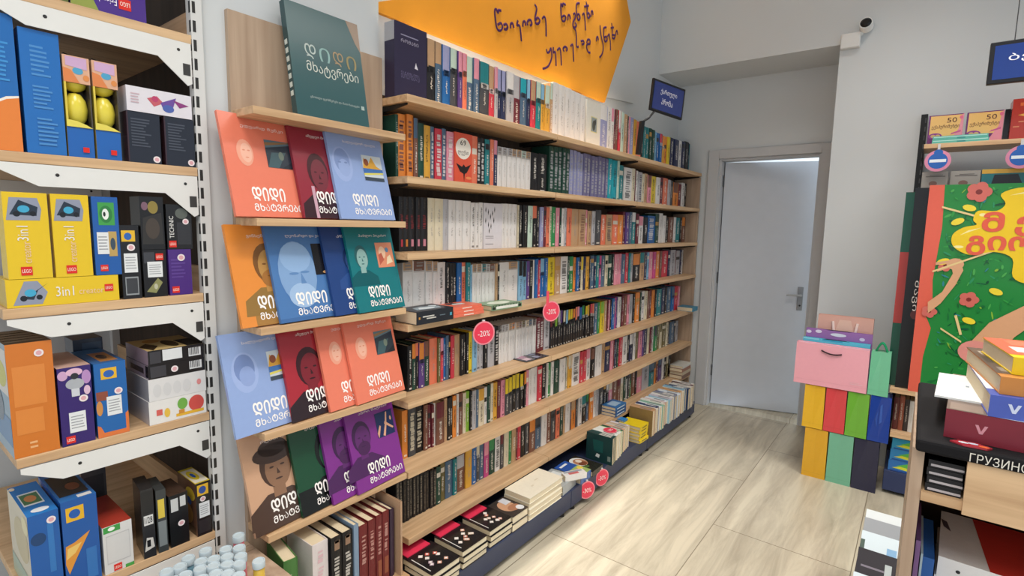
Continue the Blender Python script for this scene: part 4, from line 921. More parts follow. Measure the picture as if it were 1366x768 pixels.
for k in range(4):
    flat_book('book', (-1.352 + 0.004 * (k % 2), 1.92, ZP + k * 0.0285), R90, 0.285, 0.15, 0.028, '#e9e2cf', 'large cream white book, %s of four in the pile on the navy plinth' % ['lowest', 'second lowest', 'second highest', 'topmost'][k],
              [('#d8ceb6', rect(0.1, 0.06, 0.12, 0.07), 0.0005), ('#d8ceb6', rect(0.16, 0.085, 0.19, 0.093), 0.0005)], group='cream books piled on the plinth', fore=True)
# magazines beyond the white pile
flat_book('magazine', (-1.355, 2.222, ZP), R90 + 0.08, 0.15, 0.15, 0.05, '#a9aeb0', 'grey wrapped magazine bundle beside the cream book pile', [('#d9dedf', rect(0.02, 0.03, 0.13, 0.13), 0.0005)], cat='magazine')
o = flat_book('magazine', (-1.372, 2.27, ZP + 0.052), R90 - 0.5, 0.13, 0.05, 0.03, '#e3e0dd', 'white folded leaflet poking out over the plinth edge', [('#c66a6a', rect(0.03, 0.01, 0.09, 0.03), 0.0005), ('#8f9aa6', rect(0.01, 0.03, 0.12, 0.045), 0.0006)], cat='magazine')
flat_book('magazine', (-1.345, 2.385, ZP), R90 + 0.03, 0.115, 0.17, 0.045, '#3f68ac', 'blue and flowery colourful magazine lying on the navy plinth',
          [('#2f57a6', rect(0.0, 0.09, 0.115, 0.17), 0.0005), ('#e8edf2', rect(0.02, 0.135, 0.09, 0.15), 0.0007), ('#9fb86a', rect(0.0, 0.0, 0.115, 0.085), 0.0005), ('#e58aa2', ell(0.06, 0.04, 0.03, 0.025), 0.0007), ('#e9d25a', ell(0.095, 0.06, 0.018, 0.018), 0.0008), ('#5fa7c4', ell(0.02, 0.06, 0.016, 0.02), 0.0008), ('#e8f0dc', ell(0.06, 0.04, 0.012, 0.01), 0.0009)], cat='magazine', mats=M_GLOSS)
flat_book('magazine', (-1.34, 2.505, ZP), R90 + 0.02, 0.125, 0.185, 0.03, '#28251f', 'dark magazine with a pale food picture lying before the upright books',
          [('#e9e9e4', ell(0.06, 0.125, 0.05, 0.055), 0.0005), ('#b98462', ell(0.065, 0.115, 0.04, 0.045), 0.0007), ('#7c4a34', ell(0.06, 0.095, 0.03, 0.022), 0.0008), ('#e8d9c8', ell(0.07, 0.13, 0.018, 0.02), 0.0009), ('#4f6a3a', ell(0.04, 0.06, 0.02, 0.015), 0.0009)], cat='magazine', mats=M_GLOSS)
# upright books with spines on top, page edges towards the room
def spine_up(y, t, h, l, x, col, label, marks=(), group=None, front=None):
    c = min(0.002, t * 0.2)
    mb = MB()
    mb.box(-l, 0, 0, c, 0, h, col, ny=front or col); mb.box(-l, 0, t - c, t, 0, h, col); mb.box(-l, 0, c, t - c, h - c, h, col)
    for a, b, ya, yb, cc in marks:
        mb.face([(-l * a, t * ya, h + 0.0005), (-l * b, t * ya, h + 0.0005), (-l * b, t * yb, h + 0.0005), (-l * a, t * yb, h + 0.0005)], cc)
    o = mb.build('book', M_COVER, loc=(x, y, ZP))
    MB().box(-l + 0.002, -0.002, c, t - c, 0.002, h - c, '#e6dabd').build('page_block', M_PAPER, o)
    tag(o, label, 'book', group)
    return o
rg = random.Random(11)
rowA = [('#1d3f3f', 0.02, 'dark green'), ('#214646', 0.02, 'dark green'), ('#2b5150', 0.02, 'dark green'), ('#e9ebe6', 0.035, 'white'), ('#e4e8e2', 0.032, 'white'), ('#e6e6e0', 0.03, 'white'), ('#8fbf5a', 0.012, 'lime'), ('#2f5a4d', 0.028, 'green'), ('#d8a888', 0.028, 'peach'), ('#c9c1b4', 0.03, 'beige'), ('#bfa88f', 0.03, 'tan'), ('#d6d0d6', 0.03, 'pale grey')]
y = 2.70
cnt = {}
for k, (c, t, nm) in enumerate(rowA):
    cnt[nm] = cnt.get(nm, 0) + 1
    o = spine_up(y, t - 0.001, 0.165 - 0.002 * k, 0.172 - 0.0042 * k, -1.322 - 0.004 * k, c, '%s book standing spine up, %s %s of the nearer plinth row' % (nm, ORD[cnt[nm]], nm),
                 [(0.1, 0.55, 0.3, 0.7, '#e9e6de' if lum(c) < 0.3 else '#8a8a86')] if t > 0.015 else [], 'nearer row of upright books on the plinth')
    if k == 0:
        m = MB()
        m.face([(-0.11, -0.0006, 0.03), (-0.085, -0.0006, 0.025), (-0.08, -0.0006, 0.045), (-0.1, -0.0006, 0.05)], '#dfe6e2')
        m.face([(-0.03, -0.0006, 0.02), (-0.01, -0.0006, 0.02), (-0.01, -0.0006, 0.05), (-0.03, -0.0006, 0.05)], '#7c8a86')
        m.face([(-0.12, -0.0006, 0.06), (-0.06, -0.0006, 0.06), (-0.06, -0.0006, 0.13), (-0.13, -0.0006, 0.13)], '#1f5552')
        m.build('cover_print', M_INK, o)
    y += t
o = MB().cyl((0, 0, 0), (0, 0, 0.0015), 0.042, 0.042, '#e83f58', 28)
o.lathe([(0.042, 0.0016), (0.037, 0.0017)], (0, 0, 0), '#f0959f', 28)
o = o.build('discount_tag', M_GLOSS, loc=(-1.40, 2.815, ZP + 0.1605))
tag(o, 'round red discount tag lying on top of the upright white books', 'price tag', 'round red discount tags')
tt = text('-30%', -0.022, -0.012, 0.044, 0.022, '#f6e4e4', o, 'lettering')
tt.rotation_euler = (math.radians(-90), 0, R90)
tt.location = (0, 0, 0.0012)
for k in range(5):
    flat_book('book', (-1.33 - 0.006 * (k % 2), 3.10, ZP + k * 0.022), R90 + 0.03 * (k % 3 - 1), 0.13, 0.19 - 0.01 * k, 0.0215, '#e6c81f', 'yellow book, %s of five lying between the two upright rows' % ['lowest', 'second', 'third', 'fourth', 'topmost'][k], [], [('#6a5a1c', rect(0.03, 0.007, 0.1, 0.013), 0.0006)], group='yellow books on the plinth')
flat_book('book', (-1.45, 3.11, ZP + 0.1105), R90, 0.06, 0.09, 0.012, '#2f7fc0', 'small blue book lying on the yellow stack on the plinth')
names = [('#c59a72', 'tan'), ('#b98f6a', 'tan'), ('#e2dcd2', 'white'), ('#34436a', 'navy'), ('#dfe3e6', 'white'), ('#7fb09a', 'green'), ('#e6e2da', 'white'), ('#c98a86', 'pink'), ('#e0e6ea', 'white'), ('#9ac2d2', 'sky-blue'), ('#c9c3d0', 'lilac'), ('#e9e6e0', 'white'), ('#8a8d96', 'grey'), ('#33508a', 'blue'), ('#dfe5ec', 'white'), ('#c9d4de', 'pale blue'), ('#c99a6a', 'tan'), ('#e6dccb', 'cream'), ('#8fb6cc', 'sky-blue'), ('#3a5a86', 'blue'), ('#2a3c5e', 'navy'), ('#e3ded4', 'white'), ('#d9d4cf', 'pale grey'), ('#4a2630', 'maroon'), ('#e3e0da', 'white')]
y = 3.262
cnt = {}
for k, (c, nm) in enumerate(names):
    t = [0.036, 0.027, 0.042, 0.024, 0.04, 0.034][k % 6]
    cnt[nm] = cnt.get(nm, 0) + 1
    spine_up(y, t - 0.001, 0.172 + rg.uniform(-0.006, 0.004) + (0.006 if k < 2 else 0), 0.168 + rg.uniform(-0.01, 0.006), -1.322 + rg.uniform(-0.012, 0.006), c, '%s book standing spine up, %s %s of the far plinth row' % (nm, ORD[cnt[nm]], nm),
             [(0.12, 0.6, 0.3, 0.7, '#ece8e0' if lum(c) < 0.3 else '#7f7f80')], 'far row of upright books on the plinth', front='#8a7148' if k == 0 else None)
    y += t
# ------------------------------------------------------------------ toy boxes in the rack
XT = -1.636
def toy_box(y0, y1, z0, z1, dep, front, label, prints=(), top=None, side=None, x=XT, lean=0.0, yaw=0.0, group=None, logo=None, sticker=None, name='toy_box', side_prints=(), top_prints=(), dot=None):
    w, h = y1 - y0 - 0.002, z1 - z0
    v = (math.sin(lean), math.sin(lean) * 0.0, math.cos(lean))
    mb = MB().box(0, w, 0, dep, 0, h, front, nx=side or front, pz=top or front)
    for k, (col, poly) in enumerate(prints):
        mb.patch([(a * w, b * h) for a, b in poly], col, 0.0004 + 0.00008 * k)
    for k, (col, poly) in enumerate(side_prints):                      # side facing the camera: fractions (depth from front, height)
        mb.face([(-0.0004 - 0.00008 * k, a * dep, b * h) for a, b in poly], col)
    for k, (col, poly) in enumerate(top_prints):
        mb.face([(a * w, b * dep, h + 0.0004 + 0.00008 * k) for a, b in poly], col)
    o = mb.build(name, M_GLOSS, mw=frame((x, y0 + 0.001, z0 + 0.0006), (-math.sin(yaw), math.cos(yaw), 0), v))
    tag(o, label, 'toy box', group)
    if logo:                                                           # red brand square with white letters
        a, b, s = logo[:3]
        sq = MB().box(a * w, a * w + s, -0.0012, -0.0006, b * h, b * h + s, '#d8342c').build('brand_logo', M_INK, o)
        text('LEGO', a * w + s * 0.1, b * h + s * 0.3, s * 0.8, s * 0.4, '#f6f2e6', sq, 'lettering', 0.0016, flip=len(logo) > 3)
    if sticker:
        a, b, c, d = sticker
        m = MB().box(a * w, c * w, -0.0012, -0.0006, b * h, d * h, '#dfe2e4')
        for k in range(5):
            z = b * h + (d - b) * h * (0.2 + 0.14 * k)
            m.patch(rect(a * w + 0.1 * (c - a) * w, z, c * w - (0.1 + 0.05 * (k % 3)) * (c - a) * w, z + (d - b) * h * 0.05), '#9a9ea2', 0.0013)
        m.build('info_sticker', M_INK, o)
    if dot:
        a, b, r = dot
        m = MB(); m.patch(ell(a * w, b * h, r), '#e9dfe0', 0.0013); m.patch(ell(a * w, b * h, r * 0.6), '#d9a5ac', 0.0014)
        m.build('price_dot', M_INK, o)
    return o

def text_block(u0, v0, u1, v1, n, col):
    rr = random.Random(int(u0 * 100 + v0 * 1000 + n))
    return [(col, rect(u0, v1 - (v1 - v0) * (k + 0.6) / n, u0 + (u1 - u0) * rr.uniform(0.6, 1), v1 - (v1 - v0) * (k + 0.15) / n)) for k in range(n)]

RA, RB, RC, RD, RE = RACK_Z
# top shelf
o = toy_box(0.40, 0.557, RA, RA + 0.30, 0.18, '#4a2f86', 'purple toy box with an upside-down logo on the top rack shelf', [('#8f9a4a', [(0, 0), (0.35, 0), (0.1, 0.3), (0, 0.4)])], logo=(0.62, 0.06, 0.026, 1))
text('Friends', 0.05, 0.022, 0.042, 0.018, '#efe8f4', o, 'lettering', 0.0014, flip=True)
toy_box(0.24, 0.398, RA, RA + 0.2, 0.3, '#7a7a3a', 'olive green toy box at the left of the top rack shelf', [('#5f6a34', [(0, 0), (1, 0), (1, 0.3), (0.4, 0.5), (0, 0.3)])])
# second shelf
B1P = [('#e07f35', [(0, 0), (1, 0), (1, 0.40), (0.7, 0.38), (0.4, 0.33), (0, 0.32)]), ('#e9e2d8', [(0, 0.32), (0.4, 0.33), (0.7, 0.38), (1, 0.40), (1, 0.415), (0.7, 0.4), (0.4, 0.35), (0, 0.34)])] + text_block(0.55, 0.5, 0.85, 0.8, 9, '#3f8fd0')
toy_box(0.222, 0.296, RB, RB + 0.295, 0.3, '#1f66ae', 'blue and orange toy box at the front of the second rack shelf', B1P, logo=(0.1, 0.1, 0.012), dot=(0.2, 0.9, 0.01))
toy_box(0.301, 0.374, RB, RB + 0.275, 0.3, '#1f69b4', 'tall plain blue toy box with faint text, second rack shelf', text_block(0.25, 0.62, 0.75, 0.88, 7, '#4a8ac8') + text_block(0.25, 0.36, 0.75, 0.56, 6, '#4a8ac8') + text_block(0.3, 0.06, 0.85, 0.3, 7, '#4a8ac8'))
for k, (y0, y1) in enumerate(((0.377, 0.430), (0.433, 0.486))):
    w, h = y1 - y0 - 0.002, 0.235
    o = empty('toy_box', mw=frame((XT, y0, RB + 0.0006), (0, 1, 0), (0, 0, 1)))
    tag(o, '%s of two tall window boxes with yellow balls inside, second rack shelf' % ['left', 'right'][k], 'toy box', 'window boxes with yellow balls')
    m = MB().box(0, w, 0.002, 0.09, 0, h * 0.3, '#1d5fae', nx='#cfae5a').box(0, w, 0, 0.09, h * 0.74, h, '#d9a98a', nx='#c9a58a')
    m.box(0, w, 0.05, 0.09, h * 0.3, h * 0.74, '#3a3226').box(0, 0.004, 0, 0.05, h * 0.3, h * 0.74, '#d8c24a').box(w - 0.003, w, 0, 0.05, h * 0.3, h * 0.74, '#4a4238')
    for q, (c, p) in enumerate((('#d9824a', [(0.0, 0.74), (0.6, 0.74), (0.3, 0.86), (0, 0.88)]), ('#4f9fc4', ell(0.55, 0.86, 0.2, 0.035)), ('#c9a5c8', [(0.1, 0.9), (0.9, 0.88), (0.9, 0.99), (0.1, 0.99)]), ('#d98a4a', ell(0.85, 0.8, 0.12, 0.03)))):
        m.patch([(a * w, b * h) for a, b in p], c, 0.0005 + 0.0001 * q)
    m.patch([(0, h * 0.3), (w, h * 0.3), (w, h * 0.3), (w * 0.75, h * 0.33), (w * 0.4, h * 0.36), (0, h * 0.37)], '#e0d15a', 0.0006)
    m.build('carton', M_GLOSS, o)
    m = MB().lathe([(0.0001, -0.040), (0.012, -0.036), (0.0205, -0.022), (0.024, 0.0), (0.0205, 0.022), (0.012, 0.036), (0.0001, 0.040)], (w / 2, 0.028, h * 0.49), '#e0d04a', 24)
    m.build('yellow_ball', M_GLOSS, o, smooth=True)
    m = MB().lathe([(0.0001, -0.018), (0.012, -0.015), (0.0205, -0.008), (0.024, 0.0)], (w / 2, 0.028, h * 0.738), '#d8c844', 24)
    m.build('yellow_ball', M_GLOSS, o, smooth=True)
    MB().box(w * 0.55, w * 0.55 + 0.012, -0.0012, -0.0002, 0.012, 0.024, '#d8342c').build('brand_logo', M_INK, o)
    MB().tube([(0.006, 0.04, h), (0.012, 0.04, h + 0.012), (w - 0.012, 0.04, h + 0.006), (w - 0.004, 0.04, h)], 0.0014, '#1c1b1b', 6).build('handle', M_METAL, o)
for k, (y0, y1) in enumerate(((0.497, 0.574), (0.582, 0.658))):
    toy_box(y0, y1, RB, RB + 0.128, 0.09, '#1c2230', '%s of two dark boxes carrying a white box, second rack shelf' % ['left', 'right'][k], text_block(0.12, 0.3, 0.72, 0.88, 10, '#454b58') + [('#3a2630', rect(0, 0, 0.04, 1))], group='dark boxes on the second rack shelf', dot=(0.85, 0.09, 0.0085), side='#3a2028')
toy_box(0.500, 0.655, RB + 0.1295, RB + 0.192, 0.085, '#ddd9e0', 'white box with red and purple splashes lying on two dark boxes', [('#c05a66', [(0.3, 0.6), (0.45, 0.75), (0.55, 0.5), (0.4, 0.3)]), ('#6a4a9a', [(0.5, 0.5), (0.75, 0.8), (0.7, 0.4), (0.55, 0.2)]), ('#4a5fa8', ell(0.62, 0.3, 0.09, 0.16)), ('#b8406a', ell(0.42, 0.62, 0.05, 0.12)), ('#8a3a7a', [(0.7, 0.7), (0.95, 0.55), (0.8, 0.4)])] + text_block(0.06, 0.3, 0.22, 0.75, 4, '#c9b0b8'))
# third shelf
def car_print(u0, v0, u1, v1):
    return [('#8d93a6', [(u0, v0), (u1 - 0.05, v0), (u1, (v0 + v1) / 2), (u1 - 0.08, v1), (u0 + 0.1, v1)]), ('#23303f', [(u0 + 0.08, v0 + 0.25 * (v1 - v0)), (u1 - 0.12, v0 + 0.2 * (v1 - v0)), (u1 - 0.08, v0 + 0.6 * (v1 - v0)), (u0 + 0.3, v1 - 0.1 * (v1 - v0))]), ('#3fa3c9', ell((u0 + u1) / 2, v0 + 0.5 * (v1 - v0), 0.14 * (u1 - u0) * 1.2, 0.16 * (v1 - v0))), ('#121820', ell(u0 + 0.3 * (u1 - u0), v0 + 0.28 * (v1 - v0), 0.1 * (u1 - u0), 0.12 * (v1 - v0))), ('#121820', ell(u0 + 0.75 * (u1 - u0), v0 + 0.3 * (v1 - v0), 0.09 * (u1 - u0), 0.11 * (v1 - v0)))]
YEL = '#e2bf1c'
for k, (y0, y1) in enumerate(((0.250, 0.330), (0.334, 0.408))):
    o = toy_box(y0, y1, RC + 0.066, RC + 0.264, 0.06, YEL, '%s of two upright yellow toy boxes standing on a lying yellow one' % ['left', 'right'][k], car_print(0.05, 0.68, 0.85, 0.94), group='upright yellow toy boxes', logo=(0.28, 0.04, 0.02), yaw=0.0)
    text('3in1', 0.02, 0.088, 0.02, 0.034, '#e9e6e0', o, 'lettering', 0.0014, rot='up')
    text('creator', 0.03, 0.036, 0.012, 0.05, '#e9c9a0', o, 'lettering', 0.0014, rot='up')
o = toy_box(0.412, 0.468, RC + 0.066, RC + 0.262, 0.06, '#1c58a4', 'blue toy box with a green picture beside the two upright yellow ones', [('#3f9a48', rect(0.22, 0.64, 0.85, 0.93)), ('#2c7a3c', ell(0.52, 0.78, 0.25, 0.11)), ('#e6ece6', ell(0.5, 0.78, 0.13, 0.07)), ('#1d2b22', ell(0.46, 0.78, 0.05, 0.03)), ('#b99a5a', rect(0.55, 0.24, 0.88, 0.56)), ('#3a4a5a', ell(0.72, 0.4, 0.1, 0.08))], logo=(0.18, 0.05, 0.016), sticker=(0.12, 0.27, 0.56, 0.55))
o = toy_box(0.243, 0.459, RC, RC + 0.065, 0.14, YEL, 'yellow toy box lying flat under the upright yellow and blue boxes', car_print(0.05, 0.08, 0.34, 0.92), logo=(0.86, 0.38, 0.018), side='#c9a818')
text('3in1', 0.088, 0.02, 0.034, 0.024, '#e9e6e0', o, 'lettering', 0.0014)
text('creator', 0.132, 0.022, 0.05, 0.012, '#e9c9a0', o, 'lettering', 0.0014)
toy_box(0.466, 0.510, RC, RC + 0.192, 0.07, '#17171a', 'narrow black toy box with a yellow badge in the middle rack shelf', [('#dfb32c', rect(0.08, 0.78, 0.8, 0.93)), ('#2c62b0', ell(0.42, 0.85, 0.2, 0.05)), ('#8f9498', rect(0.15, 0.05, 0.85, 0.3)), ('#3a3c40', rect(0.2, 0.07, 0.8, 0.28))], sticker=(0.15, 0.36, 0.85, 0.62), dot=(0.55, 0.7, 0.009))
toy_box(0.514, 0.571, RC, RC + 0.127, 0.07, '#151518', 'lower black toy box with a white label beside the purple box', [('#3c3e44', rect(0.05, 0.72, 0.5, 0.95)), ('#8a8a5a', [(0.1, 0.12), (0.6, 0.4), (0.8, 0.3), (0.5, 0.08)]), ('#b9b9a0', ell(0.5, 0.22, 0.08, 0.06))], logo=(0.55, 0.78, 0.018), sticker=(0.18, 0.42, 0.82, 0.75))
toy_box(0.514, 0.571, RC + 0.128, RC + 0.268, 0.07, '#141416', 'upper black toy box with a dark vehicle picture, middle rack shelf', [('#2c2a28', [(0.05, 0.1), (0.95, 0.1), (0.9, 0.7), (0.1, 0.6)]), ('#8a7a3a', ell(0.55, 0.8, 0.22, 0.12)), ('#7a5a6a', ell(0.2, 0.82, 0.14, 0.08)), ('#453c34', ell(0.5, 0.4, 0.3, 0.2))])
toy_box(0.575, 0.634, RC, RC + 0.127, 0.06, '#4a2a7c', 'purple toy box below the black box in the middle rack shelf', text_block(0.1, 0.35, 0.8, 0.8, 6, '#5d3f90'), logo=(0.1, 0.05, 0.018), dot=(0.55, 0.82, 0.0095))
o = toy_box(0.575, 0.640, RC + 0.128, RC + 0.25, 0.06, '#161618', 'black toy box with white sideways lettering, on the purple box', [('#2e2f33', rect(0.4, 0.1, 0.95, 0.6)), ('#5a605a', ell(0.6, 0.8, 0.25, 0.12))], logo=(0.06, 0.04, 0.018), dot=(0.75, 0.62, 0.008))
text('TECHNIC', 0.006, 0.03, 0.011, 0.06, '#e4e4e0', o, 'lettering', 0.0014, rot='up')
# fourth shelf
toy_box(0.232, 0.317, RD, RD + 0.272, 0.2, '#cc7428', 'large orange toy box at the front of the fourth rack shelf', [('#d8843a', rect(0.1, 0.45, 0.8, 0.8)), ('#d8843a', rect(0.1, 0.2, 0.7, 0.42))] + text_block(0.35, 0.05, 0.6, 0.13, 2, '#e6b07a'), top='#2b2620', side='#8fa7b8', side_prints=[('#d9d3cc', rect(0, 0.55, 1, 0.95)), ('#5a86b0', rect(0, 0.1, 1, 0.35)), ('#c9c45a', ell(0.35, 0.72, 0.3, 0.12)), ('#6a7a8a', ell(0.6, 0.4, 0.25, 0.15))], top_prints=[('#6a5c4c', rect(0.05, 0.1 + 0.17 * k, 0.95, 0.17 + 0.17 * k)) for k in range(5)], dot=(0.7, 0.9, 0.009))
toy_box(0.320, 0.388, RD, RD + 0.198, 0.2, '#33206a', 'purple toy box with pink flowers on the fourth rack shelf', [('#c9a0c4', ell(0.15, 0.9, 0.15, 0.06)), ('#dcb4cc', ell(0.5, 0.93, 0.25, 0.05)), ('#b48ac0', ell(0.85, 0.85, 0.14, 0.09)), ('#a9adb4', ell(0.5, 0.78, 0.28, 0.07)), ('#d9b8d0', ell(0.85, 0.68, 0.1, 0.06)), ('#c9cdd4', rect(0.38, 0.62, 0.62, 0.72)), ('#2a2a33', ell(0.5, 0.88, 0.12, 0.04))], logo=(0.12, 0.03, 0.018), sticker=(0.25, 0.16, 0.75, 0.42), dot=(0.72, 0.58, 0.009), top='#d9b5a8')
toy_box(0.392, 0.462, RD, RD + 0.195, 0.2, '#1f62a8', 'blue and orange toy box with a yellow badge, fourth rack shelf', [('#d8743c', [(0, 0), (1, 0), (1, 0.3), (0.9, 0.27), (0.9, 0.06), (0.2, 0.06), (0.1, 0.15), (0, 0.17)]), ('#dfb02c', rect(0.2, 0.78, 0.7, 0.93)), ('#2b5fae', ell(0.45, 0.85, 0.17, 0.05)), ('#8a4a3a', rect(0.02, 0.5, 0.38, 0.62)), ('#c98a4a', ell(0.1, 0.4, 0.1, 0.1))], sticker=(0.33, 0.28, 0.8, 0.54), dot=(0.72, 0.6, 0.009), top='#2d68a8', top_prints=[('#b98048', rect(0.3, 0.1, 0.85, 0.7)), ('#3a2a24', ell(0.55, 0.4, 0.15, 0.15))])
toy_box(0.40, 0.47, RD, RD + 0.225, 0.08, '#182a44', 'dark blue toy box standing behind the blue and orange one', [('#2c4664', rect(0.3, 0.75, 0.95, 0.95))], x=XT - 0.21)
SP = ('#c9a5b8', '#b9b4b0', '#dcd8d4')
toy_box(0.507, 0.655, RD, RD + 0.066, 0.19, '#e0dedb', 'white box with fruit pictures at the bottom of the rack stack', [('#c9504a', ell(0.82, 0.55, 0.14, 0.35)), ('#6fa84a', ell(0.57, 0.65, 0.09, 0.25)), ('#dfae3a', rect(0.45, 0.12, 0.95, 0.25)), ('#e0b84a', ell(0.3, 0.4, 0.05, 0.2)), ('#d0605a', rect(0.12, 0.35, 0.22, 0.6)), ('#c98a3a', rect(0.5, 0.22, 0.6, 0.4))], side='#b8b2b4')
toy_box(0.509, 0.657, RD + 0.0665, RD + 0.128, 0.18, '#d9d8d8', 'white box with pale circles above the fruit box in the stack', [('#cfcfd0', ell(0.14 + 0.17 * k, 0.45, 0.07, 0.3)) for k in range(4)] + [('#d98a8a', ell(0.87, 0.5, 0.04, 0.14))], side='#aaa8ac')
toy_box(0.511, 0.655, RD + 0.1285, RD + 0.167, 0.17, '#1a1a1e', 'lower black box with a barcode in the rack stack', [('#d4d6d8', rect(0.72, 0.25, 0.95, 0.85))] + [('#3a3a40', rect(0.74 + 0.03 * k, 0.35, 0.755 + 0.03 * k, 0.85)) for k in range(6)] + [('#3c3c42', rect(0.03, 0.1, 0.3, 0.9))], side='#9a8a96', side_prints=[('#1c1a20', rect(0.0, 0.1, 0.12, 0.95)), ('#3a3036', rect(0.2, 0.3, 0.8, 0.7))], dot=(0.45, 0.5, 0.009))
toy_box(0.512, 0.654, RD + 0.1675, RD + 0.208, 0.17, '#1b1b1f', 'upper black box with a picture lid on top of the rack stack', [('#d4d6d8', rect(0.72, 0.2, 0.95, 0.8)), ('#d9dcde', rect(0.25, 0.2, 0.6, 0.95)), ('#3c3c42', rect(0.03, 0.1, 0.22, 0.9))] + [('#3a3a40', rect(0.74 + 0.03 * k, 0.3, 0.755 + 0.03 * k, 0.8)) for k in range(6)], top='#cdb27a', top_prints=[('#3a2c1c', [(0.1, 0.0), (0.3, 0.3), (0.2, 0.6), (0.0, 0.4)]), ('#4a3a22', ell(0.55, 0.4, 0.12, 0.3)), ('#2c2a26', rect(0.7, 0.0, 1, 0.6)), ('#b98a4a', ell(0.35, 0.75, 0.15, 0.15))], side='#a08a98')
# bottom shelf
toy_box(0.243, 0.303, RE, RE + 0.225, 0.22, '#1c5aa4', 'bright blue toy box with a picture on its lid, front of the lowest rack shelf', [('#16406f', ell(0.3, 0.72, 0.25, 0.07)), ('#2f74b8', rect(0.6, 0.3, 0.8, 0.9))] + text_block(0.3, 0.05, 0.9, 0.25, 5, '#3f80c0'), top='#2478c2', side='#d8cdb4', top_prints=[('#dfe6ea', rect(0.12, 0.3, 0.8, 0.7)), ('#4a7a5a', rect(0.16, 0.34, 0.76, 0.66)), ('#c9885a', ell(0.45, 0.5, 0.2, 0.1)), ('#e4e8ec', ell(0.5, 0.12, 0.3, 0.06)), ('#e9dcc8', ell(0.1, 0.92, 0.1, 0.05))], side_prints=[('#c9b98f', ell(0.4, 0.6, 0.35, 0.25)), ('#9fb4a0', rect(0, 0, 1, 0.25)), ('#e6dcae', ell(0.15, 0.85, 0.15, 0.1))], dot=(0.75, 0.9, 0.009))
toy_box(0.306, 0.380, RE, RE + 0.235, 0.22, '#1a56a0', 'blue toy box with a yellow badge and orange flame, lowest rack shelf', [('#dfb02c', rect(0.12, 0.76, 0.62, 0.92)), ('#1f5aa8', ell(0.36, 0.84, 0.16, 0.05)), ('#d8923a', [(0.02, 0.3), (0.1, 0.18), (0.35, 0.35), (0.75, 0.6), (0.3, 0.52), (0.05, 0.5)]), ('#e6c06a', [(0.05, 0.35), (0.3, 0.4), (0.5, 0.5), (0.1, 0.47)]), ('#2f70b4', rect(0.6, 0.05, 0.9, 0.4))], top='#2a6cb0', top_prints=[('#2a2e34', rect(0.08, 0.15, 0.9, 0.85)), ('#7a4a3a', ell(0.6, 0.4, 0.2, 0.12)), ('#dcdcdc', rect(0.5, 0.02, 0.9, 0.1))])
o = toy_box(0.385, 0.452, RE, RE + 0.132, 0.2, '#d6d6d4', 'small white toy box with green and red trim, lowest rack shelf', [('#3f9a48', rect(0.03, 0.86, 0.6, 0.99)), ('#e9efe9', ell(0.3, 0.93, 0.12, 0.04)), ('#bcbcbc', rect(0.1, 0.2, 0.9, 0.8)), ('#d0d0ce', rect(0.12, 0.22, 0.88, 0.78)), ('#4fa04c', rect(0.7, 0.0, 1, 0.07))], top='#a8392c', logo=(0.3, 0.02, 0.018))
toy_box(0.40, 0.46, RE, RE + 0.21, 0.1, '#4c4a50', 'plain grey toy box at the back of the lowest rack shelf', [('#3c3a40', rect(0.1, 0.1, 0.9, 0.9))], x=XT - 0.23, top='#2a2a2e')
o = toy_box(0.474, 0.505, RE, RE + 0.20, 0.1, '#2a2a2c', 'grey flat toy pack with a numbered label, left of two leaning packs', [('#1f2022', rect(0.05, 0.65, 0.95, 0.97)), ('#dcdcda', rect(0.15, 0.48, 0.9, 0.62)), ('#c9c7c2', [(0.1, 0.1), (0.9, 0.14), (0.8, 0.28), (0.3, 0.3)]), ('#1f1f20', rect(0.3, 0.16, 0.6, 0.26))], yaw=-0.12, group='leaning flat toy packs')
text('1/28', 0.006, 0.102, 0.018, 0.018, '#2a2a2c', o, 'lettering', 0.0016)
toy_box(0.510, 0.536, RE, RE + 0.185, 0.1, '#3b3f40', 'grey flat toy pack with a yellow print, right of two leaning packs', [('#d8c04a', rect(0.15, 0.55, 0.8, 0.85)), ('#7a8284', rect(0.1, 0.1, 0.9, 0.5))], yaw=-0.1, group='leaning flat toy packs')
toy_box(0.541, 0.592, RE, RE + 0.155, 0.12, '#161619', 'black toy box with two white labels, lowest rack shelf', [('#c9cccc', rect(0.1, 0.68, 0.48, 0.93)), ('#c9cccc', rect(0.58, 0.74, 0.88, 0.94))], dot=(0.6, 0.42, 0.009), top='#4a382e')
toy_box(0.612, 0.655, RE, RE + 0.165, 0.13, '#19191c', 'black toy box with a yellow lid at the right of the lowest rack shelf', [('#dfb02c', rect(0.1, 0.76, 0.85, 0.96)), ('#2b4f9a', ell(0.45, 0.86, 0.25, 0.07)), ('#2a2a2e', rect(0.1, 0.05, 0.9, 0.3))], sticker=(0.18, 0.34, 0.88, 0.62), dot=(0.45, 0.69, 0.008), top='#dfc63a', side='#6a4a3a', side_prints=[('#d8b83a', ell(0.3, 0.75, 0.25, 0.12)), ('#3a5fa8', ell(0.4, 0.6, 0.15, 0.08)), ('#b08048', ell(0.5, 0.35, 0.3, 0.2)), ('#4a3020', rect(0.1, 0.0, 0.9, 0.15))], top_prints=[('#efe6d0', rect(0.05, 0.05, 0.95, 0.9)), ('#e0c63a', ell(0.45, 0.5, 0.3, 0.3)), ('#3a62b0', ell(0.45, 0.5, 0.12, 0.15))])

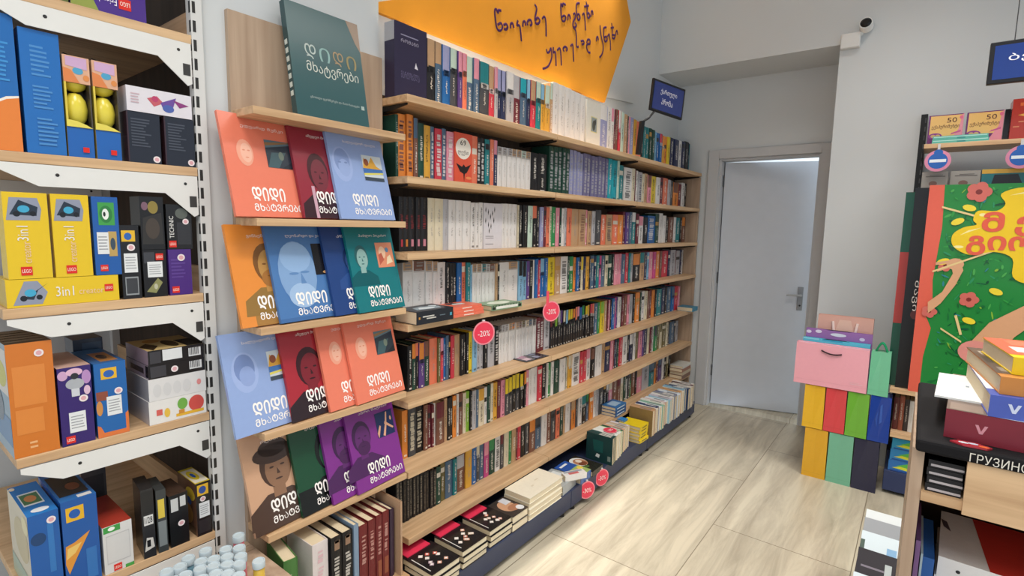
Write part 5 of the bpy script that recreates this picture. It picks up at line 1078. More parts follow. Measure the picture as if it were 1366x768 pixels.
# ------------------------------------------------------------------ paint pots on the low oak ledge
LZ = 0.487
l = empty('oak_ledge', (-1.5, 0.45, 0))
tag(l, 'low oak ledge in front of the pillar foot carrying white-capped pots', 'table')
for x0, x1 in ((-1.625, -1.60), (-1.597, -1.57), (-1.567, -1.36)):
    MB().box(x0 + 1.5, x1 + 1.5, -0.35, 0.30, LZ - 0.03, LZ, WHITE).build('top_board', M_WOODZ, l, bevel=0.002)
MB().box(-0.12, 0.14, -0.33, 0.28, 0, LZ - 0.03, WHITE).build('base', M_WOODZ, l)
pots = [(318, 713), (274, 733), (301, 731), (319, 729), (251, 743), (268, 747), (285, 744), (303, 741), (321, 740), (240, 754), (222, 761), (267, 757), (285, 753), (303, 751), (319, 750), (247, 765), (288, 763), (304, 763), (318, 766), (269, 770), (232, 772), (345, 747)]
BODY = ['#cf8f9a', '#7fb0bf', '#4a8fa0', '#3f78b0', '#1f7f7a', '#d8a0aa']
mixed = [('pink', '#d9707f'), ('teal', '#1f8078'), ('blue', '#3a78b4'), ('pale blue', '#8fb8c8')]
zc = 0.585
for k, (px, py) in enumerate(pots):
    d = rt * ((px - 683) / FPX) - up * ((py - 384) / FPX) + fw
    q = d * ((zc - 1.5) / d.z)
    nm, c = ('yellow', '#d8b24a') if k == len(pots) - 1 else mixed[[0, 3, 3, 0, 3, 3, 0, 0, 0, 2, 3, 1, 0, 0, 0, 2, 1, 1, 1, 2, 2][k]]
    o = empty('paint_pot', (q.x, q.y, LZ))
    where = 'at the right end of the pots on the ledge' if nm == 'yellow' else 'with a white cap, standing among the cluster on the oak ledge'
    tag(o, nm + ' paint pot ' + where, 'paint pot', 'white-capped %s paint pots on the ledge' % nm)
    H = zc - LZ
    MB().lathe([(0.0001, 0), (0.0135, 0), (0.0145, 0.003), (0.0145, H - 0.022), (0.012, H - 0.018)], (0, 0, 0), c, 20).build('body', M_GLOSS, o, smooth=True)
    MB().lathe([(0.0165, H - 0.018), (0.0168, H - 0.002), (0.0155, H), (0.0135, H), (0.0125, H - 0.002), (0.0001, H - 0.002)], (0, 0, 0), '#b9c6cc', 20).build('cap', M_GLOSS, o, smooth=True)
# ------------------------------------------------------------------ paper gift bags stacked by the door
BYAW = 0.0
BU = Vector((math.cos(BYAW), math.sin(BYAW), 0))
BN = Vector((-math.sin(BYAW), math.cos(BYAW), 0))                     # away from the viewer
B0 = Vector((-0.474, 3.61, 0))
def gift_bag(u, z, w, d, h, col, label, n=0.0, rope=None, crease=True, open_top=False, prints=(), top=None, lean=0.0):
    o = empty('gift_bag', mw=frame(B0 + BU * u + BN * n + Vector((0, 0, z)), BU, Vector((0, 0, 1)) - BN * 0.0 + BU * lean))
    tag(o, label, 'gift bag', 'stacked paper gift bags')
    mb = MB()
    k = 0.006 if crease else 0.0
    t = 0.0012
    # front face folds slightly along its middle
    mid = w / 2
    A = [(0, 0, 0), (mid, 0, 0), (w, 0, 0)]
    Bt = [(0.002, 0, h), (mid, k, h), (w - 0.002, 0, h)]
    mb.face([A[0], A[1], Bt[1], Bt[0]], col); mb.face([A[1], A[2], Bt[2], Bt[1]], col)
    mb.face([(0, d, 0), (0, 0, 0), (0.002, 0, h), (0.002, d, h)], col)
    mb.face([(w, 0, 0), (w, d, 0), (w - 0.002, d, h), (w - 0.002, 0, h)], col)
    mb.face([(w, d, 0), (0, d, 0), (0.002, d, h), (w - 0.002, d, h)], col)
    mb.face([(0, 0, 0), (0, d, 0), (w, d, 0), (w, 0, 0)], col)
    zt = h - (0.03 if open_top else 0.002)
    mb.face([(0.003, 0.004 + k, zt), (w - 0.003, 0.004 + k, zt), (w - 0.003, d - 0.002, zt), (0.003, d - 0.002, zt)], top or col)
    # bottom turn-up fold and top hem lines
    for zz in (0.028,):
        mb.face([(0.003, -0.0006, zz), (w - 0.003, -0.0006, zz), (w - 0.003, -0.0006, zz + 0.001), (0.003, -0.0006, zz + 0.001)], tuple(x * 0.8 for x in hx(col)))
    for c, p in prints:
        mb.patch([(a * w, b * h) for a, b in p], c, 0.0009)
    mb.build('body', M_GLOSS, o)
    if rope:
        rc, style = rope
        if style == 'slot':
            pts = [(w * (0.36 + 0.028 * i), -0.004 - 0.003 * math.sin(math.pi * i / 10), h * (0.86 - 0.045 * math.sin(math.pi * i / 10) - 0.004 * i)) for i in range(11)]
            MB().tube(pts, 0.004, rc, 8).build('rope_handle', M_CLOTH, o, smooth=True)
        elif style == 'ribbon':
            for s in (-1, 1):
                pts = [(w / 2 + s * w * (0.22 - 0.12 * i / 8), -0.003 - 0.008 * math.sin(math.pi * i / 8), h * (0.92 - 0.62 * i / 8)) for i in range(9)]
                MB().tube(pts, 0.0075, rc, 6).build('ribbon_handle', M_COVER, o, smooth=True)
        else:
            for j in range(4):
                y = d * (0.15 + 0.22 * j)
                pts = [(w * (0.22 + 0.056 * i), y, h - 0.004 + 0.05 * math.sin(math.pi * i / 10)) for i in range(11)]
                MB().tube(pts, 0.0045, rc, 8).build('rope_handle', M_CLOTH, o, smooth=True)
    else:
        MB().tube([(w * 0.3, d * 0.5, h - 0.004), (w * 0.36, d * 0.5, h + 0.0), (w * 0.62, d * 0.5, h + 0.0), (w * 0.7, d * 0.5, h - 0.004)], 0.0025, '#2c2730', 6).build('rope_handle', M_CLOTH, o, smooth=True)
    return o
gift_bag(-0.006, 0, 0.126, 0.12, 0.305, '#e0a92a', 'amber yellow gift bag on the floor, lowest at the left of the bag stack')
gift_bag(0.124, 0, 0.127, 0.12, 0.305, '#74b596', 'mint green gift bag on the floor in the middle of the bag stack')
gift_bag(0.254, 0, 0.122, 0.12, 0.305, '#2b2b42', 'dark navy gift bag on the floor at the right of the bag stack')
gift_bag(-0.026, 0.309, 0.111, 0.12, 0.264, '#e8b526', 'bright yellow gift bag in the middle tier, above the amber bag')
gift_bag(0.088, 0.309, 0.108, 0.12, 0.264, '#d8454a', 'red gift bag in the middle tier of the bag stack')
gift_bag(0.199, 0.309, 0.108, 0.12, 0.264, '#6fb13a', 'bright green gift bag in the middle tier of the bag stack')
gift_bag(0.31, 0.309, 0.101, 0.12, 0.266, '#1c3f98', 'royal blue glossy gift bag in the middle tier, right end', prints=[('#3a5fb4', [(0.5, 0.4), (0.62, 0.45), (0.6, 0.85), (0.5, 0.8)]), ('#2f54ac', [(0.3, 0.5), (0.4, 0.3), (0.42, 0.7)])])
o = gift_bag(-0.09, 0.5775, 0.377, 0.05, 0.255, '#eda7b4', 'wide pink gift bag with a dark rope handle on top of the stack', n=-0.004, rope=('#3a2a30', 'slot'), crease=False, prints=[('#eab4be', rect(0.78, 0.16, 0.94, 0.185)), ('#eab4be', rect(0.78, 0.2, 0.9, 0.215))])
gift_bag(-0.066, 0.5775, 0.35, 0.03, 0.277, '#4fb6d0', 'sky blue gift bag standing just behind the wide pink one', n=0.05, crease=False, prints=[('#7fd0e0', rect(0.0, 0.97, 0.25, 1.0)), ('#2a9ac0', rect(0.3, 0.97, 0.6, 1.0))])
gift_bag(-0.058, 0.5775, 0.347, 0.03, 0.33, '#8f63a4', 'purple gift bag with white flowers behind the sky blue one', n=0.084, crease=False, prints=[('#d6cfe2', ell(0.2, 0.96, 0.05, 0.03)), ('#cfd6e6', ell(0.5, 0.93, 0.12, 0.03)), ('#c8c0dc', ell(0.85, 0.9, 0.04, 0.03)), ('#d6cfe2', ell(0.05, 0.94, 0.04, 0.03))])
gift_bag(-0.005, 0.5775, 0.29, 0.05, 0.415, '#cfa294', 'beige pink gift bag with ribbon handles at the back of the stack', n=0.135, rope=('#e3cfc8', 'ribbon'), crease=False, open_top=True, top='#d8a9a8', prints=[('#d8b4a4', [(0.3, 0.7), (0.7, 0.7), (0.6, 0.95), (0.4, 0.95)])])
gift_bag(0.291, 0.5775, 0.097, 0.06, 0.255, '#72bf98', 'mint green gift bag with green rope handles, right of the wide pink bag', n=0.0, rope=('#1f8a5c', 'loops'), crease=True)

# ------------------------------------------------------------------ wall shelving right of the door
WS = empty('wall_shelving', (0.3, 3.9, 0))
tag(WS, 'black-railed oak wall shelving to the right of the gift bags', 'shelving')
o = Vector((0.3, 3.9, 0))
wb = lambda x0, x1, y0, y1, z0, z1, c=WHITE: MB().box(x0 - o.x, x1 - o.x, y0 - o.y, y1 - o.y, z0, z1, c)
for x in (-0.055, 0.86):
    u = wb(x - 0.02, x + 0.012, 4.035, 4.078, 0, 2.2, '#171718')
    k = 0.1
    while k < 2.17:
        u.box(x - 0.0 - o.x, x + 0.006 - o.x, 4.034 - o.y, 4.035 - o.y, k, k + 0.028, '#4a4a4c'); k += 0.05
    u.build('slotted_rail', M_METAL, WS)
for z, yf, x0 in ((1.995, 3.79, -0.045), (1.64, 3.79, -0.045)):
    sh = wb(x0, 0.86, yf, 4.03, z - 0.024, z).build('shelf', M_WOODX, WS, bevel=0.0015)
    for xb in (-0.05, 0.855):
        MB().prism([(4.03 - o.y, z - 0.026), (yf + 0.02 - o.y, z - 0.026), (yf + 0.02 - o.y, z - 0.034), (4.0 - o.y, z - 0.08), (4.03 - o.y, z - 0.08)], 'x', xb - o.x, xb + 0.004 - o.x, '#171718').build('bracket', M_METAL, sh)
for z, x0 in ((0.636, -0.08), (0.382, -0.058)):
    wb(x0, 0.86, 3.61, 4.03, z - 0.026, z).build('shelf', M_WOODX, WS, bevel=0.0015)
wb(-0.05, 0.86, 4.022, 4.03, 0.14, 1.7).build('back_panel', M_BACK, WS)
wb(-0.07, 0.86, 3.66, 4.02, 0.02, 0.14, '#2f3a5e').build('plinth', M_METAL, WS, bevel=0.003)
# boxes on the top shelf
def shelf_box(x0, x1, y0, d, z, h, col, label, cat, name, prints=(), top=None, group=None, ry=0.0):
    mb = MB().box(0, x1 - x0, 0, d, 0, h, col, pz=top or col)
    w = x1 - x0
    for k, (c, p) in enumerate(prints):
        mb.patch([(a * w, b * h) for a, b in p], c, 0.0005 + 0.0001 * k)
    b = mb.build(name, M_GLOSS, mw=frame((x0, y0, z + 0.0006), (math.cos(ry), math.sin(ry), 0), (0, 0, 1)))
    return tag(b, label, cat, group)
for k, x in enumerate((-0.035, 0.128)):
    pr = [('#e0b46e', [(0.04, 0.3), (0.9, 0.28), (0.95, 0.97), (0.05, 0.97)]), ('#d98a9a', [(0.6, 0.0), (1, 0.0), (1, 1), (0.95, 0.97), (0.88, 0.5)]), ('#8a3f86', ell(0.22, 0.3, 0.2, 0.1)), ('#c9a070', ell(0.16, 0.3, 0.07, 0.05)), ('#c9a070', ell(0.3, 0.3, 0.07, 0.05)), ('#c0588a', [(0.65, 0.32), (0.95, 0.4), (0.95, 0.46), (0.7, 0.38)]), ('#d86a8a', ell(0.93, 0.88, 0.05, 0.06))]
    b = shelf_box(x, x + 0.150, 3.86, 0.05, 1.995, 0.162, '#6a2f6a', '%s of two yellow and pink game boxes on the upper right shelf' % ['left', 'right'][k], 'game box', 'game_box', pr, group='yellow and pink game boxes')
    text('50', 0.08, 0.118, 0.042, 0.026, '#5a3a3a', b, 'lettering', 0.0016)
    text('ექსპერიმენტი', 0.015, 0.084, 0.12, 0.024, '#5a3a3a', b, 'lettering', 0.0016)
for k in range(2):
    shelf_box(-0.012 + 0.002 * k, 0.225 - 0.004 * k, 3.80, 0.045, 1.995 + 0.0195 * k, 0.019, '#5fae9e', '%s turquoise flat box lying before the game boxes' % ['lower', 'upper'][k], 'box', 'flat_box', [('#a9dcd2', rect(0.02, 0.55, 0.98, 0.8)), ('#3f8f8a', rect(0.45, 0.1, 0.6, 0.5))], group='turquoise flat boxes')
shelf_box(0.305, 0.40, 3.83, 0.12, 1.995, 0.205, '#a8392f', 'tall red box at the right end of the upper right shelf', 'game box', 'game_box', [('#c9653a', rect(0.3, 0.82, 0.9, 0.9)), ('#d8a04a', [(0.25, 0.6), (0.6, 0.64), (0.95, 0.58), (0.6, 0.55)]), ('#c97a5a', rect(0.3, 0.42, 0.6, 0.45)), ('#c97a5a', rect(0.1, 0.3, 0.35, 0.33))])
shelf_box(0.282, 0.303, 3.87, 0.1, 1.995, 0.165, '#201d22', 'thin black box between the game boxes and the red box', 'game box', 'game_box')
for k, x in enumerate((-0.04, 0.085)):
    shelf_box(x, x + 0.115 + 0.01 * k, 3.83, 0.08, 1.64, 0.205, '#9a948c', '%s of two grey boxes with a face print under the shelf' % ['left', 'right'][k], 'game box', 'game_box', [('#7a5a50', ell(0.45, 0.68, 0.16, 0.07)), ('#57504c', rect(0.15, 0.86, 0.9, 0.88)), ('#57504c', rect(0.3, 0.9, 0.8, 0.915))], group='grey face print boxes')
shelf_box(0.215, 0.42, 3.83, 0.08, 1.64, 0.21, '#1f6f74', 'teal box with a yellow strip under the upper right shelf', 'game box', 'game_box', [('#cfa23a', rect(0, 0.88, 1, 0.99)), ('#1b1d22', [(0.2, 0.6), (0.8, 0.6), (0.7, 0.85), (0.25, 0.85)])])
# round blue badges hanging from the shelf edge
for k, x in enumerate((0.022, 0.355)):
    b = empty('shelf_badge', mw=frame((x, 3.782, 1.90), (1, 0, 0), (0, 0, 1)))
    tag(b, 'round blue badge with pink ring and white bar, %s of two on the upper shelf' % ['left', 'right'][k], 'badge', 'round blue shelf badges')
    m = MB().prism(ell(0, 0, 0.058, n=32), 'y', 0, 0.002, '#d98aa6')
    m.patch(ell(0, 0, 0.043, n=28), '#2a62b4', 0.0005); m.patch(rect(-0.036, -0.008, 0.036, 0.008), '#e6eef4', 0.0008); m.patch(ell(0, 0.045, 0.02, 0.016), '#2a62b4', 0.0006)
    m.build('disc', M_GLOSS, b)
    MB().box(-0.006, 0.006, 0.002, 0.006, 0.05, 0.09, '#c9c9c9').build('clip', M_METAL, b)
# oversized board folders standing on the lower shelf
Z6 = 0.6366
def big_folder(x0, y0, w, h, t, col, label, prints):
    mb = MB().box(0, w, 0, t, 0, h, col)
    for k, (c, p) in enumerate(prints):
        mb.patch(p, c, 0.0005 + 0.000012 * k)
    b = mb.build('poster_folder', M_GLOSS, mw=frame((x0, y0, Z6), (1, 0, 0), (0, 0, 1)), bevel=0.0)
    return tag(b, label, 'poster folder', 'oversized board folders')
big_folder(-0.10, 3.685, 0.72, 1.09, 0.03, '#17503f', 'oversized dark green folder with a red band, leftmost of the three', [('#a83a34', rect(0, 0.36, 0.72, 0.76))])
b = big_folder(-0.06, 3.648, 0.72, 1.11, 0.03, '#161517', 'oversized black folder between the green and the illustrated ones', [('#5a2f30', ell(0.055, 0.42, 0.02, 0.025))])
text('შავი', 0.035, 0.44, 0.03, 0.17, '#d8d4cf', b, 'lettering', 0.0016, rot='down')
GRN, SKIN = '#24803a', '#d3a07a'
P = [(GRN, [(0.05, 0), (0.72, 0), (0.72, 1.12), (0.062, 1.12), (0.07, 0.9), (0.055, 0.62), (0.065, 0.5), (0.045, 0.42), (0.07, 0.36), (0.05, 0.2)])]
rr = random.Random(5)
for k in range(420):
    a, c = rr.uniform(0.09, 0.7), rr.uniform(0.02, 1.1)
    P.append((rr.choice(['#1a6230', '#2f9140', '#1d6b38', '#47a04c', '#14583a', '#2a8a5a', '#1d7a3c', '#2f7f8a', '#7fae3a', '#0f4a30']), ell(a, c, rr.uniform(0.006, 0.026), rr.uniform(0.002, 0.006), 8, rr.uniform(0, 3.1))))
def flower(a, c, r):
    return [('#c9685e', ell(a + r * 0.6 * math.cos(t), c + r * 0.6 * math.sin(t), r * 0.55, n=12)) for t in (0, 1.25, 2.5, 3.77, 5.0)] + [('#7a2f2c', ell(a, c, r * 0.3, n=12))]
P += flower(0.20, 1.08, 0.045) + flower(0.21, 0.53, 0.036) + flower(0.10, 0.70, 0.028) + flower(0.055, 0.45, 0.03)
for a, c in ((0.17, 1.0), (0.09, 0.72), (0.31, 0.58), (0.13, 0.93), (0.22, 0.42)):
    P.append(('#e6cf3a', ell(a, c, 0.028, 0.016, 12, rr.uniform(-0.5, 0.5))))
# arms, hands and sticks
P += [(SKIN, [(0.045, 0.5), (0.10, 0.56), (0.135, 0.66), (0.12, 0.72), (0.155, 0.74), (0.175, 0.68), (0.15, 0.6), (0.10, 0.50), (0.05, 0.44)]), (SKIN, ell(0.14, 0.71, 0.035, 0.03)), (SKIN, [(0.06, 0.70), (0.12, 0.715), (0.12, 0.73), (0.06, 0.715)]), (SKIN, [(0.07, 0.665), (0.12, 0.69), (0.12, 0.705), (0.07, 0.68)]), ('#dcc48a', [(0.05, 0.66), (0.30, 0.79), (0.30, 0.80), (0.05, 0.67)]), ('#dcc48a', [(0.06, 1.0), (0.24, 0.94), (0.24, 0.95), (0.06, 1.01)])]
P += [(SKIN, [(0.22, 0.28), (0.30, 0.42), (0.42, 0.52), (0.60, 0.60), (0.62, 0.54), (0.50, 0.48), (0.40, 0.36), (0.34, 0.24)]), ('#d98f86', ell(0.26, 0.26, 0.07, 0.06)), ('#dcc48a', [(0.11, 0.36), (0.2, 0.30), (0.2, 0.31), (0.11, 0.37)]), ('#dcc48a', [(0.16, 0.44), (0.19, 0.34), (0.2, 0.345), (0.17, 0.445)])]
# yellow splash with red letters
sp = [(0.16, 0.86), (0.17, 0.80), (0.24, 0.76), (0.33, 0.78), (0.40, 0.75), (0.41, 0.66), (0.47, 0.63), (0.56, 0.66), (0.66, 0.70), (0.68, 0.85), (0.66, 1.0), (0.6, 1.08), (0.42, 1.10), (0.33, 1.07), (0.35, 1.02), (0.32, 0.985), (0.25, 0.985), (0.235, 0.94), (0.25, 0.915), (0.20, 0.90)]
out = []
for i in range(len(sp)):
    p0, p1, p2, p3 = sp[i - 1], sp[i], sp[(i + 1) % len(sp)], sp[(i + 2) % len(sp)]
    for j in range(4):
        t = j / 4
        out.append(tuple(0.5 * (2 * p1[a] + (p2[a] - p0[a]) * t + (2 * p0[a] - 5 * p1[a] + 4 * p2[a] - p3[a]) * t * t + (3 * p1[a] - p0[a] - 3 * p2[a] + p3[a]) * t ** 3) for a in (0, 1)))
out = [(a - 0.045, b) for a, b in out]
P.append(('#e6c21c', out))
P += [('#efe39a', [(0.145, 0.86), (0.175, 0.885), (0.225, 0.9), (0.175, 0.875)]), ('#efe39a', ell(0.145, 0.80, 0.02, 0.007)), ('#efe39a', ell(0.225, 0.965, 0.014, 0.008)), ('#efe39a', [(0.315, 1.06), (0.375, 1.078), (0.505, 1.07), (0.375, 1.07)])]
b = big_folder(0.0, 3.612, 0.72, 1.12, 0.03, '#d9604c', 'oversized green illustrated folder with a yellow splash and red spine edge', P)
text('მ', 0.225, 0.88, 0.085, 0.10, '#d9604c', b, 'lettering', 0.008, bold=0.03)
text('ე', 0.35, 0.86, 0.085, 0.10, '#d9604c', b, 'lettering', 0.008, bold=0.03)
text('გიო', 0.175, 0.76, 0.26, 0.10, '#d9604c', b, 'lettering', 0.008, bold=0.03)
# small books on the lower right shelf
for k, (x, t, h, c, nm) in enumerate(((-0.02, 0.025, 0.19, '#5a2a22', 'maroon'), (0.007, 0.022, 0.2, '#8a4a34', 'rust brown'), (0.031, 0.02, 0.185, '#3a302c', 'dark brown'), (0.053, 0.022, 0.18, '#cfcac2', 'white'), (0.077, 0.018, 0.19, '#3a3358', 'violet'), (0.097, 0.024, 0.185, '#6a5240', 'brown'), (0.123, 0.03, 0.2, '#4a3a34', 'umber'))):
    o = book_mesh(t, h, 0.14, [(0, 1, c)], run_of_marks(rg, 0.3, 0.8, '#c9b9a4', 0.3, 0.03)).build('book', M_COVER, mw=Matrix.Translation((x + t - 0.035, 3.68, 0.3826)) @ Matrix.Rotation(-R90, 4, 'Z') @ Matrix.Translation((0, -t, 0)))
    page_block(t, h, 0.14, o)
    tag(o, nm + ' book on the lower right shelf beside the royal blue bag', 'book', 'books on the lower right shelf')
for k in range(3):
    shelf_box(-0.052 + 0.004 * k, 0.13 + 0.004 * k, 3.67, 0.2, 0.1405 + 0.065 * k, 0.064, ['#2a6fb4', '#2d86c0', '#2f9ac4'][k], 'blue puzzle box with a green and yellow picture, %s of three' % ['lowest', 'middle', 'top'][k], 'puzzle box', 'puzzle_box', [('#5fb84a', [(0.2, 0.5), (0.9, 0.35), (0.95, 0.8), (0.5, 0.9)]), ('#d8d83a', [(0.1, 0.3), (0.6, 0.2), (0.8, 0.4), (0.3, 0.5)]), ('#1f4f9a', rect(0.05, 0.02, 0.95, 0.14))], group='blue puzzle boxes')

# ------------------------------------------------------------------ display counter at the right
CT = empty('display_counter', (0.4, 1.5, 0))
tag(CT, 'oak display counter with a black covered top at the lower right', 'counter')
o = Vector((0.4, 1.5, 0))
cb = lambda x0, x1, y0, y1, z0, z1, c=WHITE: MB().box(x0 - o.x, x1 - o.x, y0 - o.y, y1 - o.y, z0, z1, c)
t_ = cb(0.022, 0.78, 1.285, 1.80, 1.074, 1.10, '#1c1b1d').build('black_top', M_CLOTH, CT, bevel=0.006)
cb(0.018, 0.038, 1.31, 1.78, 0, 1.0735).build('side_panel', M_WOODZ, CT)
cb(0.76, 0.78, 1.31, 1.78, 0, 1.0735).build('side_panel', M_WOODZ, CT)
cb(0.0385, 0.76, 1.30, 1.78, 0.972, 0.99).build('shelf', M_WOODX, CT)
cb(0.0385, 0.76, 1.30, 1.78, 0.59, 0.608).build('shelf', M_WOODX, CT)
cb(0.0385, 0.76, 1.765, 1.78, 0.0, 1.0735).build('back_panel', M_BACK, CT)
cb(0.102, 0.76, 1.292, 1.304, 0.968, 1.0735).build('front_board', M_WOODX, CT)
cb(0.0385, 0.76, 1.30, 1.312, 0.0, 0.59).build('front_board', M_WOODX, CT)
g = empty('sign_base', mw=frame((0.103, 1.2845, 1.0755), (1, 0, 0), (0, 0, 1)))
g.parent = CT
g.matrix_basis = Matrix.Translation((-0.4, -1.5, 0)) @ frame((0.103, 1.2842, 1.0765), (1, 0, 0), (0, 0, 1))
text('ГРУЗИНСКИЕ', 0.0, 0.001, 0.118, 0.017, '#dcd7cc', g, 'lettering', 0.0008)
g.name = 'counter_lettering'
for k in range(4):
    b = MB().box(0, 0.055, 0, 0.2, 0, 0.0155, '#1a191c')
    b.box(0.004, 0.055, -0.0006, 0.0, 0.003, 0.0075, '#b5aeb0')
    b = b.build('notebook', M_COVER, loc=(0.044 + 0.0015 * (k % 2), 1.312, 0.9905 + 0.0165 * k))
    tag(b, 'black notebook with pale page edges, %s of four under the counter top' % ['lowest', 'second lowest', 'second highest', 'highest'][k], 'notebook', 'black notebooks in the counter')
# pile of big books on the counter top
ZT = 1.1006
def counter_book(x, y, z, l, w, t, rz, cover, label, patches=(), marks=()):
    return flat_book('book', (x, y, z), rz, l, w, t, cover, label, patches, marks, group='big books on the counter')
counter_book(0.064, 1.335, ZT, 0.30, 0.345, 0.057, -0.06, '#7a2532', 'thick burgundy book at the bottom of the pile on the black counter',
             [('#6f6058', rect(0.0, 0.0, 0.2, 0.35), 0.0005), ('#8a7a70', rect(0.005, 0.005, 0.055, 0.06), 0.0007), ('#d8dadb', rect(0.06, 0.0, 0.15, 0.09), 0.0008)],
             [('#c98a94', [(0.045, 0.036), (0.05, 0.036), (0.0545, 0.024), (0.059, 0.036), (0.064, 0.036), (0.057, 0.019), (0.052, 0.019)], 0.0006), ('#d8cfcf', rect(0.118, 0.012, 0.17, 0.022), 0.0006)])
b = MB().box(0, 0.10, 0, 0.24, 0, 0.004, '#dfe3e3').build('booklet', M_COVER, mw=Matrix.Translation((0.046, 1.415, ZT + 0.0576)) @ Matrix.Rotation(-0.05, 4, 'Z'))
m = MB()
m.face([(0.05, 0.12, 0.0044), (0.056, 0.12, 0.0044), (0.056, 0.135, 0.0044), (0.05, 0.135, 0.0044)], '#8f9aa6')
m.build('cover_print', M_INK, b)
tag(b, 'white booklet lying on the burgundy book', 'booklet')
counter_book(0.125, 1.33, ZT + 0.0577, 0.26, 0.32, 0.042, 0.06, '#4a5cae', 'blue book in the middle of the pile on the counter', [('#e4e6ea', rect(0.0, 0.05, 0.02, 0.32), 0.0004)], [('#c9d2ea', [(0.026, 0.029), (0.031, 0.029), (0.0355, 0.018), (0.04, 0.029), (0.045, 0.029), (0.038, 0.012), (0.033, 0.012)], 0.0006)])
counter_book(0.138, 1.345, ZT + 0.1002, 0.25, 0.30, 0.034, 0.12, '#c2803f', 'orange-brown book with a dark patterned cover, upper part of the pile', [('#5f4f46', rect(0.0, 0.03, 0.06, 0.3), 0.0005), ('#8f857c', rect(0.01, 0.05, 0.05, 0.09), 0.0006), ('#3f3833', rect(0.005, 0.13, 0.05, 0.2), 0.0006), ('#a89c90', rect(0.012, 0.22, 0.045, 0.26), 0.0006)])
counter_book(0.155, 1.375, ZT + 0.135, 0.22, 0.22, 0.034, 0.14, '#dfbf1c', 'red and yellow book on top of the pile on the counter', [('#d8604a', rect(0, 0.03, 0.22, 0.22), 0.0005), ('#e8d8cf', rect(0.02, 0.06, 0.2, 0.12), 0.0007), ('#d9735a', rect(0.03, 0.14, 0.2, 0.2), 0.0008)])
b = MB()
b.prism([(0, 0.012), (0.02, 0.0), (0.055, 0.005), (0.062, 0.018), (0.04, 0.03), (0.012, 0.026)], 'z', 0, 0.003, '#a3303a')
for c, x, y in (('#d8dce2', 0.02, 0.014), ('#e06a3a', 0.05, 0.012), ('#c9d0e0', 0.034, 0.018)):
    b.face([(x + a, y + c2, 0.0035) for a, c2 in ell(0, 0, 0.008, 0.005, 10)], c)
b = b.build('bookmark', M_GLOSS, loc=(0.072, 1.297, ZT))
b.rotation_euler = (0, 0, -0.1)
tag(b, 'small red and white bookmark lying at the counter front edge', 'bookmark')
# albums on the counter's inner shelf
for k in range(4):
    P = [('#c93a30', [(0.085, 0.0), (0.4, 0.0), (0.4, 0.25), (0.06, 0.25)], 0.0005), ('#5a4a52', [(0.0, 0.2), (0.012, 0.19), (0.02, 0.14), (0.006, 0.16)], 0.0006)] if k == 3 else []
    flat_book('art_album', (0.082 + 0.003 * (k % 2), 1.45 - 0.004 * (k % 2), 0.6085 + 0.0475 * k), -0.04, 0.4, 0.25, 0.047, '#eeeeec', 'large white album%s, %s in the counter stack' % (' with a red corner' if k == 3 else '', ['lowest', 'second lowest', 'second highest', 'topmost'][k]), P,
              [('#2c2c30', ell(0.035, 0.024, 0.004, 0.004, 10), 0.0006), ('#2b3160', rect(0.12, 0.018, 0.2, 0.023), 0.0006), ('#55555a', rect(0.21, 0.026, 0.26, 0.032), 0.0006)], group='white albums in the counter')
b = MB().box(0, 0.02, 0, 0.2, 0, 0.19, '#2f66b0', ny='#2f66b0', px='#2f66b0').box(-0.004, 0.0, 0, 0.2, 0, 0.195, '#b9d0d8').build('art_album', M_COVER, loc=(0.058, 1.42, 0.6085))
tag(b, 'upright blue album at the left of the white albums in the counter', 'book')
b = MB().box(0, 0.008, 0, 0.2, 0, 0.26, '#5a3f6e', ny='#7a5a8a').build('book', M_COVER, loc=(0.041, 1.34, 0.6085))
tag(b, 'thin purple book standing inside the counter against its side', 'book')
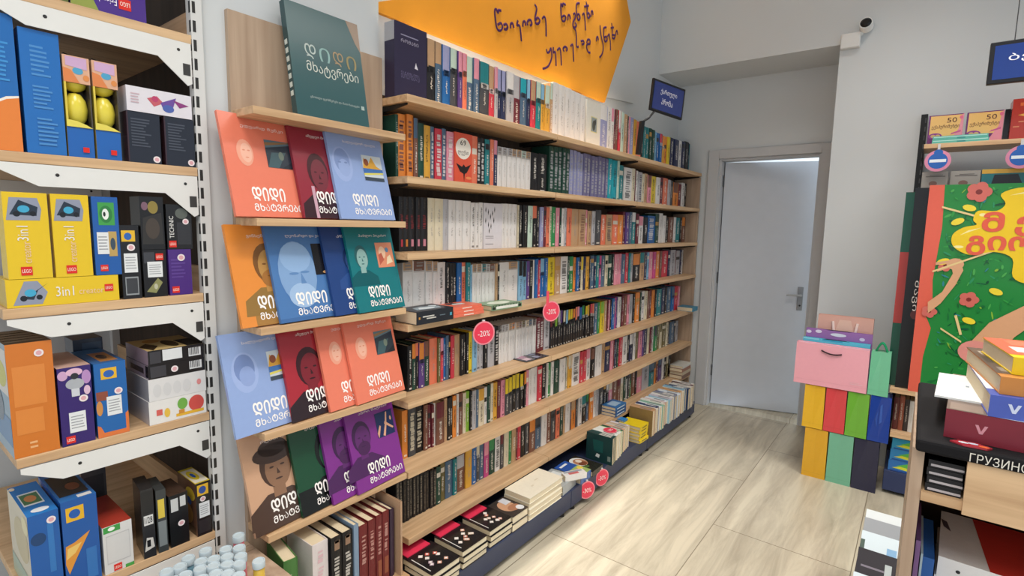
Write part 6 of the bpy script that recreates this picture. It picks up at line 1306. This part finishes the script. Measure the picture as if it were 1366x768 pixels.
# low bin of magazines on the floor beside the counter
MG = empty('magazine_stand', (-0.03, 2.3, 0))
tag(MG, 'low dark magazine stand on the floor left of the counter', 'stand')
MB().prism([(-0.42, 0), (0.36, 0), (0.36, 0.238), (-0.42, 0.238)], 'x', -0.07, 0.12, '#26262a').build('stand_body', M_METAL, MG, bevel=0.004)
MB().box(-0.08, 0.13, -0.43, -0.42, 0, 0.27, '#26262a').build('front_lip', M_METAL, MG)

mags = [('#cdd2d3', 2.50, [('#c9ced0', rect(0.1, 0.6, 0.9, 0.8)), ('#9aa2a8', rect(0.02, 0.0, 0.98, 0.12))], 'white magazine at the back of the low stand'),
        ('#8f9296', 2.42, [('#77797e', rect(0.05, 0.3, 0.95, 0.6))], 'grey magazine second from the back of the low stand'),
        ('#c6d2d8', 2.30, [('#7fa6c8', rect(0.5, 0.3, 0.68, 0.75)), ('#7fa6c8', rect(0.74, 0.3, 0.92, 0.75)), ('#4a5a52', rect(0.0, 0.2, 0.08, 0.8))], 'white magazine with two blue squares in the low stand'),
        ('#2e2b30', 2.16, [('#77707a', rect(0.08, 0.62, 0.5, 0.66)), ('#77707a', rect(0.08, 0.4, 0.6, 0.44)), ('#a9b0b0', rect(0.5, 0.5, 0.62, 0.8)), ('#a83a44', rect(0.7, 0.55, 0.9, 0.8)), ('#8a848c', rect(0.1, 0.2, 0.7, 0.25))], 'dark magazine with a red patch in the low stand'),
        ('#c4d0d6', 1.98, [('#3f6fae', rect(0.5, 0.55, 0.95, 0.7)), ('#2b2f36', rect(0.1, 0.35, 0.7, 0.4)), ('#4f9fb4', ell(0.2, 0.78, 0.08, 0.05)), ('#3a3a3e', rect(0.15, 0.05, 0.85, 0.08)), ('#c9704a', rect(0.4, 0.72, 0.48, 0.9))], 'white and blue magazine at the front of the low stand')]
for c, y, pr, lb in mags:
    w, h = 0.165, 0.19
    mb = MB().box(0, w, 0, 0.02, 0, h, c)
    for k, (cc, p) in enumerate(pr):
        mb.patch([(a * w, b * h) for a, b in p], cc, 0.0005 + 0.0001 * k)
    b = mb.build('magazine', M_MATTE, mw=frame((-0.092, y - 0.09, 0.262), (1, 0.0, 0), (0, 0.86, 0.5)))
    tag(b, lb, 'magazine', 'magazines in the low stand')
